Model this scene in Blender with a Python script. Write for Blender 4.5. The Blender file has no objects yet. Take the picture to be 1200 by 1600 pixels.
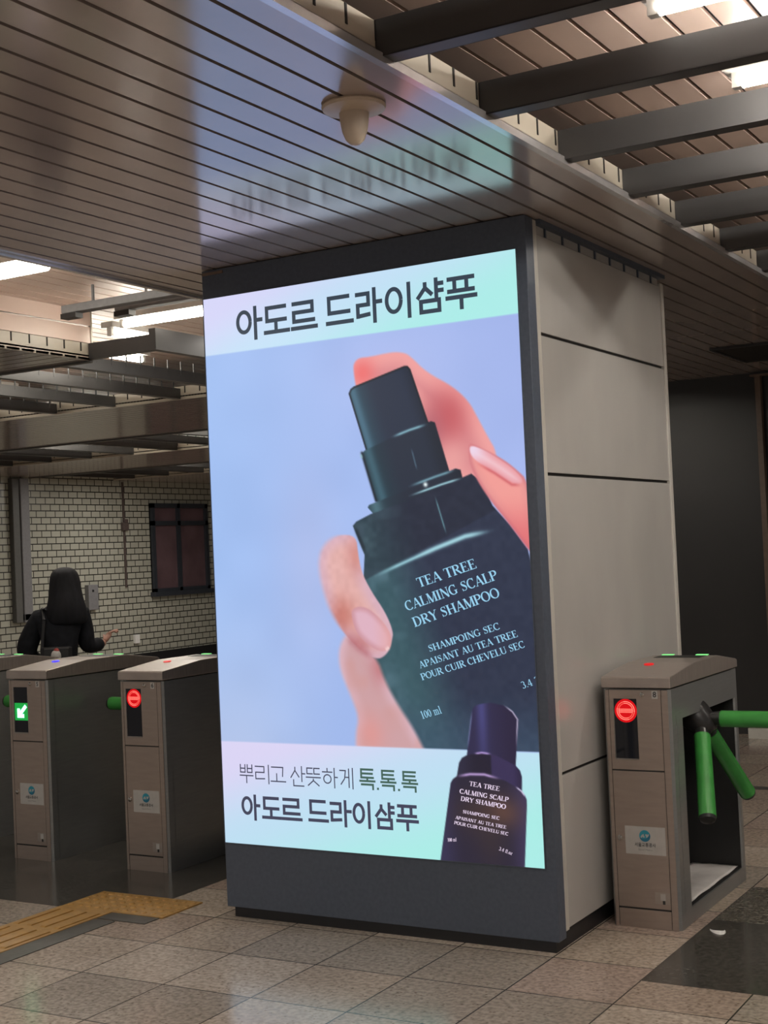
import bpy, math, random
import numpy as np
from mathutils import Vector, Matrix

random.seed(7)
S = bpy.context.scene
COL = S.collection

# ------------------------------------------------------------------ camera, world, exposure, light
cam_d = bpy.data.cameras.new('camera')
cam = bpy.data.objects.new('camera', cam_d)
COL.objects.link(cam)
right = Vector((0.86188, 0.50515, -0.04459))
up = Vector((0.05333, -0.00286, 0.99857))
back = Vector((0.50430, -0.86303, -0.02941))
cam.matrix_world = Matrix(((right.x, up.x, back.x, 0), (right.y, up.y, back.y, 0),
                           (right.z, up.z, back.z, 1.5), (0, 0, 0, 1)))
cam_d.sensor_fit = 'VERTICAL'
cam_d.sensor_height = 24.0
cam_d.lens = 24.0 * 2166.7 / 1600.0
cam_d.clip_start = 0.05
S.camera = cam

S.view_settings.view_transform = 'Standard'
S.view_settings.look = 'None'
S.view_settings.gamma = 1.0
S.view_settings.exposure = 0.0
S.view_settings.use_curve_mapping = False

w = bpy.data.worlds.new('world')
S.world = w
w.use_nodes = True
bgn = w.node_tree.nodes['Background']
bgn.inputs[0].default_value = (1.0, 0.94, 0.88, 1)
bgn.inputs[1].default_value = 0.22

TUBE = 85.0        # fluorescent tube radiance in the right bay
TUBE_L = 30.0      # same tubes, emission turned down so the left ceiling stays less bright
SCREEN = 1.0       # screen radiance multiplier


def area_light(name, loc, sx, sy, power, col=(1, 0.945, 0.87), rot=(0, 0, 0)):
    d = bpy.data.lights.new(name, 'AREA')
    d.shape = 'RECTANGLE'
    d.size, d.size_y = sx, sy
    d.energy = power
    d.color = col
    o = bpy.data.objects.new(name, d)
    COL.objects.link(o)
    o.location = loc
    o.rotation_euler = rot
    return o


# unseen hall lamps around the camera, plus fill lights added over the left bays
for loc, sx, sy, p in (((1.2, 1.5, 2.95), 1.6, 0.3, 26), ((1.2, -2.2, 2.95), 1.6, 0.3, 32), ((-4.8, 2.0, 2.95), 1.3, 0.3, 38),
                       ((-4.8, -1.5, 2.95), 1.3, 0.3, 34), ((1.4, 5.6, 2.93), 1.2, 0.2, 12), ((-5.0, 7.5, 2.92), 0.3, 0.9, 14),
                       ((-7.0, 7.3, 2.72), 0.25, 0.12, 12), ((-9.1, 11.3, 2.72), 0.25, 0.12, 20),  # from here on, fill added to brighten the left bays and brick wall
                       ((-10.5, 14.8, 2.72), 0.3, 0.12, 40), ((-9.0, 14.8, 2.72), 0.3, 0.12, 32), ((-12.3, 14.8, 2.72), 0.25, 0.12, 20)):
    area_light('hall_lamp_fill', loc, sx, sy, p)
area_light('hall_lamp_fill', (0.6, 0.9, 2.90), 2.4, 0.12, 26, rot=(math.radians(90), 0, 0))  # added fill aimed along +Y to brighten the near baffle faces

# ------------------------------------------------------------------ helpers


def lin(c):
    c = c / 255.0
    return c / 12.92 if c <= 0.04045 else ((c + 0.055) / 1.055) ** 2.4


def L3(r, g, b):
    return (lin(r), lin(g), lin(b))


def mat(name, col, rough=0.5, metal=0.0, spec=0.5, noise=0.0, nscale=30.0, stretch=(1, 1, 1), bump=0.0,
        emit=None, estr=0.0, ior=None, coat=0.0, coat_rough=0.1):
    m = bpy.data.materials.new(name)
    m.use_nodes = True
    nt = m.node_tree
    b = nt.nodes['Principled BSDF']
    b.inputs['Base Color'].default_value = (*col, 1)
    b.inputs['Roughness'].default_value = rough
    b.inputs['Metallic'].default_value = metal
    b.inputs['Specular IOR Level'].default_value = spec
    if ior:
        b.inputs['IOR'].default_value = ior
    if coat:
        b.inputs['Coat Weight'].default_value = coat
        b.inputs['Coat Roughness'].default_value = coat_rough
    if emit:
        b.inputs['Emission Color'].default_value = (*emit, 1)
        b.inputs['Emission Strength'].default_value = estr
    if noise > 0 or bump > 0:
        tc = nt.nodes.new('ShaderNodeTexCoord')
        mp = nt.nodes.new('ShaderNodeMapping')
        mp.inputs['Scale'].default_value = stretch
        nz = nt.nodes.new('ShaderNodeTexNoise')
        nz.inputs['Scale'].default_value = nscale
        nz.inputs['Detail'].default_value = 4
        nt.links.new(tc.outputs['Object'], mp.inputs[0])
        nt.links.new(mp.outputs[0], nz.inputs['Vector'])
        if noise > 0:
            rp = nt.nodes.new('ShaderNodeValToRGB')
            a = [max(0, c * (1 - noise)) for c in col]
            z = [min(1, c * (1 + noise)) for c in col]
            rp.color_ramp.elements[0].color = (*a, 1)
            rp.color_ramp.elements[0].position = 0.3
            rp.color_ramp.elements[1].color = (*z, 1)
            rp.color_ramp.elements[1].position = 0.7
            nt.links.new(nz.outputs[0], rp.inputs[0])
            nt.links.new(rp.outputs[0], b.inputs['Base Color'])
        if bump > 0:
            bp = nt.nodes.new('ShaderNodeBump')
            bp.inputs['Strength'].default_value = bump
            bp.inputs['Distance'].default_value = 0.002
            nt.links.new(nz.outputs[0], bp.inputs['Height'])
            nt.links.new(bp.outputs[0], b.inputs['Normal'])
    return m


class MB:
    """collects shapes into one mesh"""

    def __init__(self):
        self.v, self.f, self.mi = [], [], []

    def add(self, vs, fs, mi=0):
        o = len(self.v)
        self.v += [tuple(p) for p in vs]
        self.f += [tuple(i + o for i in f) for f in fs]
        self.mi += [mi] * len(fs)

    def box(self, x0, y0, z0, x1, y1, z1, mi=0):
        vs = [(x0, y0, z0), (x1, y0, z0), (x1, y1, z0), (x0, y1, z0),
              (x0, y0, z1), (x1, y0, z1), (x1, y1, z1), (x0, y1, z1)]
        self.add(vs, [(0, 3, 2, 1), (4, 5, 6, 7), (0, 1, 5, 4), (1, 2, 6, 5), (2, 3, 7, 6), (3, 0, 4, 7)], mi)
        return self

    def cbox(self, x0, y0, z0, x1, y1, z1, c=0.006, mi=0):
        """box with chamfered vertical edges and a chamfered top"""
        ring = [(x0 + c, y0), (x1 - c, y0), (x1, y0 + c), (x1, y1 - c), (x1 - c, y1), (x0 + c, y1), (x0, y1 - c), (x0, y0 + c)]
        vs = [(x, y, z0) for x, y in ring] + [(x, y, z1) for x, y in ring]
        n = 8
        fs = [tuple(range(n))[::-1], tuple(range(n, 2 * n))]
        fs += [(i, (i + 1) % n, n + (i + 1) % n, n + i) for i in range(n)]
        self.add(vs, fs, mi)
        return self

    def quad(self, a, b, c, d, mi=0):
        self.add([a, b, c, d], [(0, 1, 2, 3)], mi)
        return self

    def tube(self, p0, p1, r0, r1=None, n=16, mi=0, caps=True):
        r1 = r0 if r1 is None else r1
        p0, p1 = Vector(p0), Vector(p1)
        d = (p1 - p0).normalized()
        u = d.orthogonal().normalized()
        v = d.cross(u)
        vs = []
        for p, r in ((p0, r0), (p1, r1)):
            for k in range(n):
                a = 2 * math.pi * k / n
                vs.append(p + u * (r * math.cos(a)) + v * (r * math.sin(a)))
        fs = [(k, (k + 1) % n, n + (k + 1) % n, n + k) for k in range(n)]
        if caps:
            fs += [tuple(range(n))[::-1], tuple(range(n, 2 * n))]
        self.add(vs, fs, mi)
        return self

    def lathe(self, prof, c, axis=(0, 0, 1), n=32, mi=0):
        """prof: list of (radius, distance along axis)"""
        ax = Vector(axis).normalized()
        u = ax.orthogonal().normalized()
        v = ax.cross(u)
        c = Vector(c)
        vs, fs = [], []
        for r, h in prof:
            for k in range(n):
                a = 2 * math.pi * k / n
                vs.append(c + ax * h + u * (r * math.cos(a)) + v * (r * math.sin(a)))
        for j in range(len(prof) - 1):
            for k in range(n):
                fs.append((j * n + k, j * n + (k + 1) % n, (j + 1) * n + (k + 1) % n, (j + 1) * n + k))
        fs.append(tuple(range(n))[::-1])
        fs.append(tuple(range((len(prof) - 1) * n, len(prof) * n)))
        self.add(vs, fs, mi)
        return self

    def prism_x(self, poly, x0, x1, mi=0):
        """poly in (y, z) extruded along x"""
        n = len(poly)
        vs = [(x0, y, z) for y, z in poly] + [(x1, y, z) for y, z in poly]
        fs = [tuple(range(n))[::-1], tuple(range(n, 2 * n))]
        fs += [(i, (i + 1) % n, n + (i + 1) % n, n + i) for i in range(n)]
        self.add(vs, fs, mi)
        return self

    def build(self, name, mats, parent=None, smooth=False, bevel=0.0, loc=None):
        me = bpy.data.meshes.new(name)
        me.from_pydata(self.v, [], self.f)
        mats = mats if isinstance(mats, (list, tuple)) else [mats]
        for m in mats:
            me.materials.append(m)
        me.polygons.foreach_set('material_index', self.mi)
        if smooth:
            me.polygons.foreach_set('use_smooth', [True] * len(me.polygons))
        me.update()
        import bmesh
        bm = bmesh.new()
        bm.from_mesh(me)
        bmesh.ops.recalc_face_normals(bm, faces=bm.faces)
        bm.to_mesh(me)
        bm.free()
        o = bpy.data.objects.new(name, me)
        COL.objects.link(o)
        if parent:
            o.parent = parent
        if loc:
            o.location = loc
        if bevel > 0:
            bv = o.modifiers.new('bevel', 'BEVEL')
            bv.width = bevel
            bv.segments = 2
            bv.limit_method = 'ANGLE'
            bv.angle_limit = math.radians(50)
        if smooth:
            sm = o.modifiers.new('edge_split', 'EDGE_SPLIT')
            sm.split_angle = math.radians(40)
        return o


def tag(o, label, cat, group=None, kind=None):
    o['label'] = label
    o['category'] = cat
    if group:
        o['group'] = group
    if kind:
        o['kind'] = kind
    return o


def structure(o, label=None, cat=None):
    o['kind'] = 'structure'
    if label:
        o['label'] = label
    if cat:
        o['category'] = cat
    return o


def thing(name, loc, label, cat, rz=0.0, group=None):
    o = bpy.data.objects.new(name, None)
    o.empty_display_size = 0.1
    COL.objects.link(o)
    o.location = loc
    o.rotation_euler = (0, 0, rz)
    return tag(o, label, cat, group)


def copy_tree(o, parent=None):
    c = o.copy()
    COL.objects.link(c)
    c.parent = parent
    for ch in list(o.children):
        copy_tree(ch, c)
    return c


def dup(o, loc, label, rz=None):
    c = copy_tree(o)
    c.location = loc
    if rz is not None:
        c.rotation_euler = (0, 0, rz)
    c['label'] = label
    return c


def text_mesh(name, s, size, material, parent, origin, ux, uy, width=None, bold=0.0, align='CENTER'):
    """small sans lettering converted to a mesh lying in the plane spanned by ux, uy"""
    cu = bpy.data.curves.new(name, 'FONT')
    cu.body = s
    cu.size = size
    cu.align_x = align
    cu.align_y = 'CENTER'
    cu.offset = bold
    cu.resolution_u = 3
    t = bpy.data.objects.new(name, cu)
    COL.objects.link(t)
    dg = bpy.context.evaluated_depsgraph_get()
    me = bpy.data.meshes.new_from_object(t.evaluated_get(dg))
    bpy.data.objects.remove(t)
    me.name = name
    sx = 1.0
    if width:
        xs = [v.co.x for v in me.vertices]
        if xs and max(xs) > min(xs):
            sx = width / (max(xs) - min(xs))
    O, X, Y = Vector(origin), Vector(ux), Vector(uy)
    for v in me.vertices:
        v.co = O + X * (v.co.x * sx) + Y * v.co.y
    me.materials.clear()
    me.materials.append(material)
    o = bpy.data.objects.new(name, me)
    COL.objects.link(o)
    o.parent = parent
    return o


# ------------------------------------------------------------------ materials
M = {}
M['slat'] = mat('slat_paint', (0.46, 0.39, 0.36), rough=0.145, metal=0.25, spec=0.9, noise=0.06, nscale=3, ior=1.9)
M['slat_up'] = mat('upper_slat_paint', (0.74, 0.57, 0.49), rough=0.4, noise=0.05, nscale=3)
M['gap'] = mat('dark_gap', (0.012, 0.010, 0.009), rough=0.8, noise=0.2)
M['fascia'] = mat('fascia_paint', (0.50, 0.455, 0.375), rough=0.4, noise=0.06, nscale=6)
M['baffle'] = mat('baffle_paint', (0.052, 0.051, 0.052), rough=0.4, noise=0.08, nscale=5)
M['lip'] = mat('edge_lip', (0.70, 0.69, 0.70), rough=0.16, metal=0.6, noise=0.04)
M['black'] = mat('screen_housing', (0.080, 0.098, 0.132), rough=0.5, noise=0.1, nscale=60)  # base colour lifted and blued to include veiling glare from the screen
M['panel'] = mat('column_panel', (0.47, 0.455, 0.43), rough=0.19, spec=0.6, noise=0.05, nscale=2.2, stretch=(1, 1.5, 0.7))
M['trimw'] = mat('column_trim', (0.55, 0.53, 0.48), rough=0.3, noise=0.04)
M['skirt'] = mat('skirting_black', (0.012, 0.012, 0.014), rough=0.45, noise=0.1)
M['steel'] = mat('brushed_steel', (0.37, 0.305, 0.265), rough=0.34, metal=0.55, noise=0.06, nscale=9, stretch=(1, 1, 6), bump=0.01)
M['steel_side'] = mat('steel_side', (0.29, 0.295, 0.29), rough=0.30, metal=0.5, noise=0.05, nscale=9, stretch=(1, 1, 9))
M['steel_cap'] = mat('steel_cap', (0.40, 0.35, 0.315), rough=0.32, metal=0.5, noise=0.1, nscale=14, stretch=(1, 8, 1))
M['recess'] = mat('recess_black', (0.014, 0.014, 0.014), rough=0.5, noise=0.1)
M['glass'] = mat('display_glass', (0.010, 0.011, 0.016), rough=0.08, noise=0.05)
M['red'] = mat('red_led', (0.3, 0.0, 0.0), rough=0.4, noise=0.02, emit=(1.0, 0.0, 0.008), estr=0.55)
M['redhi'] = mat('red_led_bright', (0.5, 0.05, 0.04), rough=0.4, noise=0.02, emit=(1.0, 0.22, 0.17), estr=1.4)
M['greenbg'] = mat('green_led_dim', (0.0, 0.1, 0.02), rough=0.4, noise=0.02, emit=(0.01, 0.34, 0.05), estr=1.0)
M['greenhi'] = mat('green_led', (0.1, 0.5, 0.3), rough=0.4, noise=0.02, emit=(0.28, 1.0, 0.55), estr=3.6)
M['bluehi'] = mat('blue_led', (0.0, 0.0, 0.3), rough=0.4, noise=0.02, emit=(0.02, 0.01, 1.0), estr=1.6)
M['greenbar'] = mat('green_bar_light', (0.2, 0.5, 0.2), rough=0.4, noise=0.02, emit=(0.22, 1.0, 0.28), estr=0.9)
M['greenarm'] = mat('green_sleeve', (0.045, 0.27, 0.05), rough=0.36, noise=0.10, nscale=18)
M['rubber'] = mat('dark_rubber', (0.02, 0.02, 0.02), rough=0.45, noise=0.1)
M['hub'] = mat('hub_cast', (0.035, 0.034, 0.034), rough=0.3, metal=0.4, noise=0.1)
M['paper'] = mat('sticker_paper', (0.46, 0.445, 0.42), rough=0.5, noise=0.05)
M['paperw'] = mat('scrap_paper', (0.8, 0.8, 0.78), rough=0.5, noise=0.04)
M['ink'] = mat('sticker_ink', (0.03, 0.03, 0.035), rough=0.6, noise=0.05)
M['inkg'] = mat('sticker_ink_grey', (0.25, 0.25, 0.25), rough=0.6, noise=0.05)
M['teal'] = mat('sticker_teal', (0.03, 0.30, 0.40), rough=0.5, noise=0.05)
M['tealdk'] = mat('sticker_teal_dark', (0.02, 0.16, 0.26), rough=0.5, noise=0.05)
M['chrome'] = mat('lock_chrome', (0.5, 0.48, 0.45), rough=0.2, metal=1.0, noise=0.05)
M['sensor'] = mat('sensor_plastic', (0.60, 0.50, 0.40), rough=0.4, noise=0.05)
M['tube'] = mat('lit_tube', (0.9, 0.9, 0.9), rough=0.4, noise=0.01, emit=(1.0, 0.94, 0.85), estr=TUBE)
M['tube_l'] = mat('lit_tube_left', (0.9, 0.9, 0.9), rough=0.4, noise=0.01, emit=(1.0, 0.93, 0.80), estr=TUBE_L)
M['lampbody'] = mat('lamp_body', (0.55, 0.53, 0.50), rough=0.4, noise=0.05)
M['darkwall'] = mat('dark_wall_panel', (0.022, 0.021, 0.021), rough=0.35, noise=0.12, nscale=2)
M['post'] = mat('brown_post', (0.16, 0.11, 0.08), rough=0.4, noise=0.1)
M['pipe'] = mat('grey_duct', (0.20, 0.20, 0.21), rough=0.5, noise=0.08)
M['pipe_dk'] = mat('dark_duct', (0.10, 0.10, 0.095), rough=0.5, noise=0.08)
M['conduit'] = mat('brown_conduit', (0.10, 0.075, 0.07), rough=0.5, noise=0.08)
M['wframe'] = mat('window_frame', (0.03, 0.035, 0.045), rough=0.5, noise=0.08)
M['wpane'] = mat('window_pane', (0.12, 0.075, 0.085), rough=0.12, noise=0.25, nscale=2)
M['yellow'] = mat('tactile_yellow', (0.40, 0.225, 0.06), rough=0.42, noise=0.14, nscale=22)
M['tacedge'] = mat('tactile_border_stone', (0.085, 0.08, 0.07), rough=0.3, noise=0.2, nscale=40)
M['reflection'] = mat('white_reflection', (0.86, 0.82, 0.79), rough=0.22, noise=0.12, nscale=7, coat=0.5, emit=None)  # white colour stands for light reflected by the steel base
M['hair'] = mat('black_hair', (0.011, 0.011, 0.014), rough=0.75, spec=0.25, noise=0.3, nscale=30, stretch=(1, 1, 0.1))
M['jacket'] = mat('black_jacket', (0.013, 0.014, 0.018), rough=0.85, spec=0.2, noise=0.3, nscale=20)
M['trouser'] = mat('dark_trousers', (0.012, 0.012, 0.014), rough=0.8, noise=0.2)
M['skin'] = mat('skin', (0.42, 0.23, 0.17), rough=0.5, noise=0.06)
M['shoe'] = mat('dark_shoe', (0.015, 0.015, 0.015), rough=0.5, noise=0.1)
M['charmw'] = mat('charm_white', (0.55, 0.54, 0.52), rough=0.8, noise=0.1, nscale=80)
M['charmr'] = mat('charm_red', (0.42, 0.07, 0.06), rough=0.7, noise=0.1)
M['bag'] = mat('black_bag', (0.016, 0.016, 0.018), rough=0.5, noise=0.15)


def floor_material(name, cols, px, py, ox, oy, rough, grout, speck=0.5, spec=0.5):
    """polished granite tiles: per-tile tone, grout lines and speckles from position"""
    m = bpy.data.materials.new(name)
    m.use_nodes = True
    nt = m.node_tree
    N, K = nt.nodes.new, nt.links.new
    b = nt.nodes['Principled BSDF']
    tc = N('ShaderNodeTexCoord')
    sep = N('ShaderNodeSeparateXYZ')
    K(tc.outputs['Object'], sep.inputs[0])

    def math_(op, a, c=None, val=None):
        n = N('ShaderNodeMath')
        n.operation = op
        K(a, n.inputs[0])
        if c is not None:
            K(c, n.inputs[1])
        if val is not None:
            n.inputs[1].default_value = val
        return n.outputs[0]
    ux = math_('DIVIDE', math_('SUBTRACT', sep.outputs[0], val=ox), val=px)
    uy = math_('DIVIDE', math_('SUBTRACT', sep.outputs[1], val=oy), val=py)
    fx, fy = math_('FLOOR', ux), math_('FLOOR', uy)
    comb = N('ShaderNodeCombineXYZ')
    K(fx, comb.inputs[0])
    K(fy, comb.inputs[1])
    wn = N('ShaderNodeTexWhiteNoise')
    wn.noise_dimensions = '2D'
    K(comb.outputs[0], wn.inputs['Vector'])
    ramp = N('ShaderNodeValToRGB')
    ramp.color_ramp.interpolation = 'CONSTANT'
    el = ramp.color_ramp.elements
    while len(el) < len(cols):
        el.new(0.5)
    for i, c in enumerate(cols):
        el[i].position = i / len(cols)
        el[i].color = (*c, 1)
    K(wn.outputs['Value'], ramp.inputs[0])
    # speckle
    nz = N('ShaderNodeTexNoise')
    nz.inputs['Scale'].default_value = 52
    nz.inputs['Detail'].default_value = 3
    K(tc.outputs['Object'], nz.inputs['Vector'])
    r2 = N('ShaderNodeValToRGB')
    r2.color_ramp.elements[0].position = 0.36
    r2.color_ramp.elements[0].color = (1 - speck, 1 - speck, 1 - speck, 1)
    r2.color_ramp.elements[1].position = 0.62
    r2.color_ramp.elements[1].color = (1.12, 1.12, 1.12, 1)
    K(nz.outputs[0], r2.inputs[0])
    nb = N('ShaderNodeTexNoise')
    nb.inputs['Scale'].default_value = 2.6
    nb.inputs['Detail'].default_value = 3
    K(tc.outputs['Object'], nb.inputs['Vector'])
    r3 = N('ShaderNodeValToRGB')
    r3.color_ramp.elements[0].position = 0.3
    r3.color_ramp.elements[0].color = (0.88, 0.86, 0.84, 1)
    r3.color_ramp.elements[1].position = 0.7
    r3.color_ramp.elements[1].color = (1.06, 1.06, 1.06, 1)
    K(nb.outputs[0], r3.inputs[0])

    def mul(a, c):
        n = N('ShaderNodeMix')
        n.data_type = 'RGBA'
        n.blend_type = 'MULTIPLY'
        n.inputs[0].default_value = 1.0
        K(a, n.inputs[6])
        K(c, n.inputs[7])
        return n.outputs[2]
    vo = N('ShaderNodeTexVoronoi')
    vo.inputs['Scale'].default_value = 38
    K(tc.outputs['Object'], vo.inputs['Vector'])
    r4 = N('ShaderNodeValToRGB')
    r4.color_ramp.elements[0].position = 0.10
    r4.color_ramp.elements[0].color = (0.55, 0.5, 0.47, 1)
    r4.color_ramp.elements[1].position = 0.24
    r4.color_ramp.elements[1].color = (1, 1, 1, 1)
    K(vo.outputs['Distance'], r4.inputs[0])
    colr = mul(mul(mul(ramp.outputs[0], r2.outputs[0]), r3.outputs[0]), r4.outputs[0])
    # grout
    gx = math_('ABSOLUTE', math_('SUBTRACT', math_('FRACT', ux), val=0.5))
    gy = math_('ABSOLUTE', math_('SUBTRACT', math_('FRACT', uy), val=0.5))
    g = math_('GREATER_THAN', math_('MAXIMUM', gx, gy), val=0.5 - grout / px)
    mx = N('ShaderNodeMix')
    mx.data_type = 'RGBA'
    K(g, mx.inputs[0])
    K(colr, mx.inputs[6])
    mx.inputs[7].default_value = (0.05, 0.042, 0.036, 1)
    K(mx.outputs[2], b.inputs['Base Color'])
    rr = N('ShaderNodeMapRange')
    rr.inputs['To Min'].default_value = rough * 0.5
    rr.inputs['To Max'].default_value = rough * 1.6
    K(nz.outputs[0], rr.inputs['Value'])
    K(rr.outputs[0], b.inputs['Roughness'])
    b.inputs['Specular IOR Level'].default_value = spec
    bp = N('ShaderNodeBump')
    bp.inputs['Strength'].default_value = 0.04
    bp.inputs['Distance'].default_value = 0.001
    K(nz.outputs[0], bp.inputs['Height'])
    K(bp.outputs[0], b.inputs['Normal'])
    return m


GRAN = [(0.45, 0.375, 0.30), (0.415, 0.335, 0.27), (0.48, 0.405, 0.33), (0.375, 0.325, 0.27), (0.43, 0.34, 0.285), (0.50, 0.43, 0.355)]
M['floor'] = floor_material('granite_floor', GRAN, 0.385, 0.405, -3.645, 3.87, 0.17, 0.0028, speck=0.27)
M['floor_dark'] = floor_material('dark_granite', [(0.078, 0.074, 0.066), (0.086, 0.081, 0.071)], 0.6, 0.6, -4.42, 4.58, 0.16, 0.001, speck=0.35)
M['floor_mid'] = floor_material('mid_granite', [(0.13, 0.12, 0.10), (0.145, 0.135, 0.11)], 0.385, 0.405, -3.645, 3.87, 0.25, 0.002)


def brick_material():
    m = bpy.data.materials.new('pale_glazed_brick')
    m.use_nodes = True
    nt = m.node_tree
    N, K = nt.nodes.new, nt.links.new
    b = nt.nodes['Principled BSDF']
    tc = N('ShaderNodeTexCoord')
    sp = N('ShaderNodeSeparateXYZ')
    K(tc.outputs['Object'], sp.inputs[0])
    cb = N('ShaderNodeCombineXYZ')
    K(sp.outputs[1], cb.inputs[0])
    K(sp.outputs[2], cb.inputs[1])
    br = N('ShaderNodeTexBrick')
    br.inputs['Scale'].default_value = 1.0
    br.inputs['Brick Width'].default_value = 0.183
    br.inputs['Row Height'].default_value = 0.0915
    br.inputs['Mortar Size'].default_value = 0.0075
    br.inputs['Mortar Smooth'].default_value = 0.1
    br.inputs['Color1'].default_value = (0.43, 0.43, 0.365, 1)
    br.inputs['Color2'].default_value = (0.38, 0.38, 0.32, 1)
    br.inputs['Mortar'].default_value = (0.028, 0.027, 0.024, 1)
    K(cb.outputs[0], br.inputs['Vector'])
    K(br.outputs['Color'], b.inputs['Base Color'])
    b.inputs['Roughness'].default_value = 0.35
    return m


M['brick'] = brick_material()

# ------------------------------------------------------------------ the setting
structure(MB().box(-16, -7, -0.12, 8, 24, 0).build('floor', M['floor']), 'speckled granite tile floor of the station hall', 'floor')
# dark stone band on the gate line, left of the column, and the mat-like dark slab on the right
dk = MB()
dk.box(-9, 4.58, -0.01, -4.42, 7.6, 0.001)
dk.box(-4.42, 4.86, -0.01, -4.025, 7.6, 0.001)
structure(dk.build('floor', M['floor_dark']), 'dark polished stone band of floor around the left gates', 'floor')
structure(MB().box(-1.716, 4.54, -0.01, 2.5, 5.37, 0.001).build('floor', M['floor_dark']), 'dark polished stone slab of floor right of the column', 'floor')
structure(MB().box(-1.716, 5.37, -0.01, 2.5, 5.93, 0.001).build('floor', M['floor_mid']), 'grey stone band of floor behind the dark slab', 'floor')
structure(MB().box(-3.4, 8.22, -0.01, 2.5, 8.32, 0.001).build('floor', M['tacedge']), 'narrow dark strip across the far right floor', 'floor')

PITCH = 0.1152


def slats(name, x0, x1, y0, y1, z, along, m, phase=None, label=None, gapw=0.014, holes=()):
    b = MB()
    lo, hi = (x0, x1) if along == 'Y' else (y0, y1)
    edges = []
    p = phase if phase is not None else lo
    k = math.floor((lo - p) / PITCH)
    t = p + k * PITCH
    while t < hi:
        a, c = max(lo, t + gapw / 2), min(hi, t + PITCH - gapw / 2)
        if c - a > 0.004:
            if along == 'Y':
                b.box(a, y0, z, c, y1, z + 0.014)
            else:
                b.box(x0, a, z, x1, c, z + 0.014)
        t += PITCH
    b.box(x0, y0, z + 0.02, x1, y1, z + 0.03, 1)
    o = b.build('ceiling', [m, M['gap']])
    structure(o, label, 'ceiling')
    return o


Z1 = 2.74   # low slatted soffit
ZB = 2.84   # top of baffles and fascia
ZC = 3.0    # upper slatted ceiling
XL, XR = -3.97, -1.716
slats('ceiling_soffit', XL, XR, -6, 8.25, Z1, 'Y', M['slat'], phase=-1.817 + 0.0, label='low slatted metal soffit running over the screen column')
slats('ceiling_soffit', XL, 4.0, 8.265, 10.55, Z1, 'Y', M['slat'], phase=-1.817, label='low slatted soffit beyond the column at right')
slats('ceiling_soffit', -13.7, XL - 0.03, 8.36, 10.46, Z1, 'X', M['slat'], label='wide slatted soffit strip crossing at left beyond the gates')
slats('ceiling_soffit', -13.7, XL - 0.03, 12.15, 13.9, Z1, 'X', M['slat'], label='farther slatted soffit strip before the brick wall')
slats('ceiling_soffit', -13.7, XL - 0.03, 15.6, 20, Z1, 'X', M['slat'], label='farthest slatted soffit above the brick wall window')
slats('ceiling_soffit', -9.5, -5.70, -6, 6.34, Z1, 'X', M['slat'], label='low slatted soffit above the leftmost gates')
slats('ceiling_upper', XL + 0.3, 4.0, -6, 8.3, ZC, 'Y', M['slat_up'], phase=-1.70, label='high slatted ceiling above the dark baffles at right', gapw=0.016)
slats('ceiling_upper', -13.7, XL + 0.3, -6, 20, ZC + 0.04, 'Y', M['slat_up'], label='high slatted ceiling above the bays at left', gapw=0.016)


def fascia(name, p0, p1, nx, ny, label, lip=True, step=0.142, off=0.0):
    """upstand between the soffit and the open bay, slotted along its top; (nx, ny) is its outward side"""
    b = MB()
    t = 0.012
    (xa, ya), (xb, yb) = p0, p1
    if nx:
        b.box(min(xa, xa - nx * t), ya, Z1 - 0.001, max(xa, xa - nx * t), yb, ZB)
        q = ya + off
        while q < yb:
            b.box(xa - 0.002, q, ZB - 0.052, xa + 0.002, q + 0.010, ZB, 1)
            q += step
    else:
        b.box(xa, min(ya, ya - ny * t), Z1 - 0.001, xb, max(ya, ya - ny * t), ZB)
        q = xa + off
        while q < xb:
            b.box(q, ya - 0.002, ZB - 0.052, q + 0.011, ya + 0.002, ZB, 1)
            q += step
    o = b.build(name, [M['fascia'], M['gap']])
    structure(o, label, 'ceiling trim')
    return o


fascia('trim_1', (XR, -6), (XR, 8.25), 1, 0, 'slotted cream upstand along the right edge of the soffit', off=0.05)
fascia('trim_2', (XL, -6), (XL, 8.36), -1, 0, 'slotted upstand along the left edge of the soffit')
fascia('trim_3', (-5.70, -6), (-5.70, 6.34), 1, 0, 'slotted cream upstand of the soffit above the left gates', off=0.03)
up = MB()
up.box(-5.708, -6, ZB + 0.002, -5.694, 6.33, 2.940)
up.box(-5.708, -6, 2.948, -5.694, 6.33, 3.038)
up.box(-5.712, 6.33, Z1 + 0.0, -5.69, 6.342, 3.038, 1)
structure(up.build('trim_18', [M['slat_up'], M['fascia']]), 'pinkish panels above the slotted upstand of the left soffit', 'ceiling trim')
fascia('trim_4', (-13.7, 8.36), (XL, 8.36), 0, -1, 'cream upstand on the near edge of the crossing soffit strip')
fascia('trim_5', (-13.7, 10.46), (XL, 10.46), 0, 1, 'upstand on the far edge of the crossing soffit strip')
fascia('trim_6', (-13.7, 12.15), (XL, 12.15), 0, -1, 'cream upstand on the near edge of the second soffit strip')
fascia('trim_7', (-13.7, 13.9), (XL, 13.9), 0, 1, 'upstand on the far edge of the second soffit strip')
fascia('trim_8', (-13.7, 15.6), (XL, 15.6), 0, -1, 'cream upstand on the near edge of the farthest soffit')
fascia('trim_9', (-9.5, 6.34), (-5.70, 6.34), 0, 1, 'upstand on the far edge of the left soffit')
fascia('trim_10', (XR, 8.27), (4.0, 8.27), 0, -1, 'cream upstand closing the right bay of baffles')
lip = MB()
lip.box(XR - 0.001, -6, Z1 - 0.012, XR + 0.022, 8.25, Z1 + 0.012)
structure(lip.build('trim_11', M['lip']), 'thin pale edge lip along the right side of the soffit', 'ceiling trim')
lip = MB()
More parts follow.
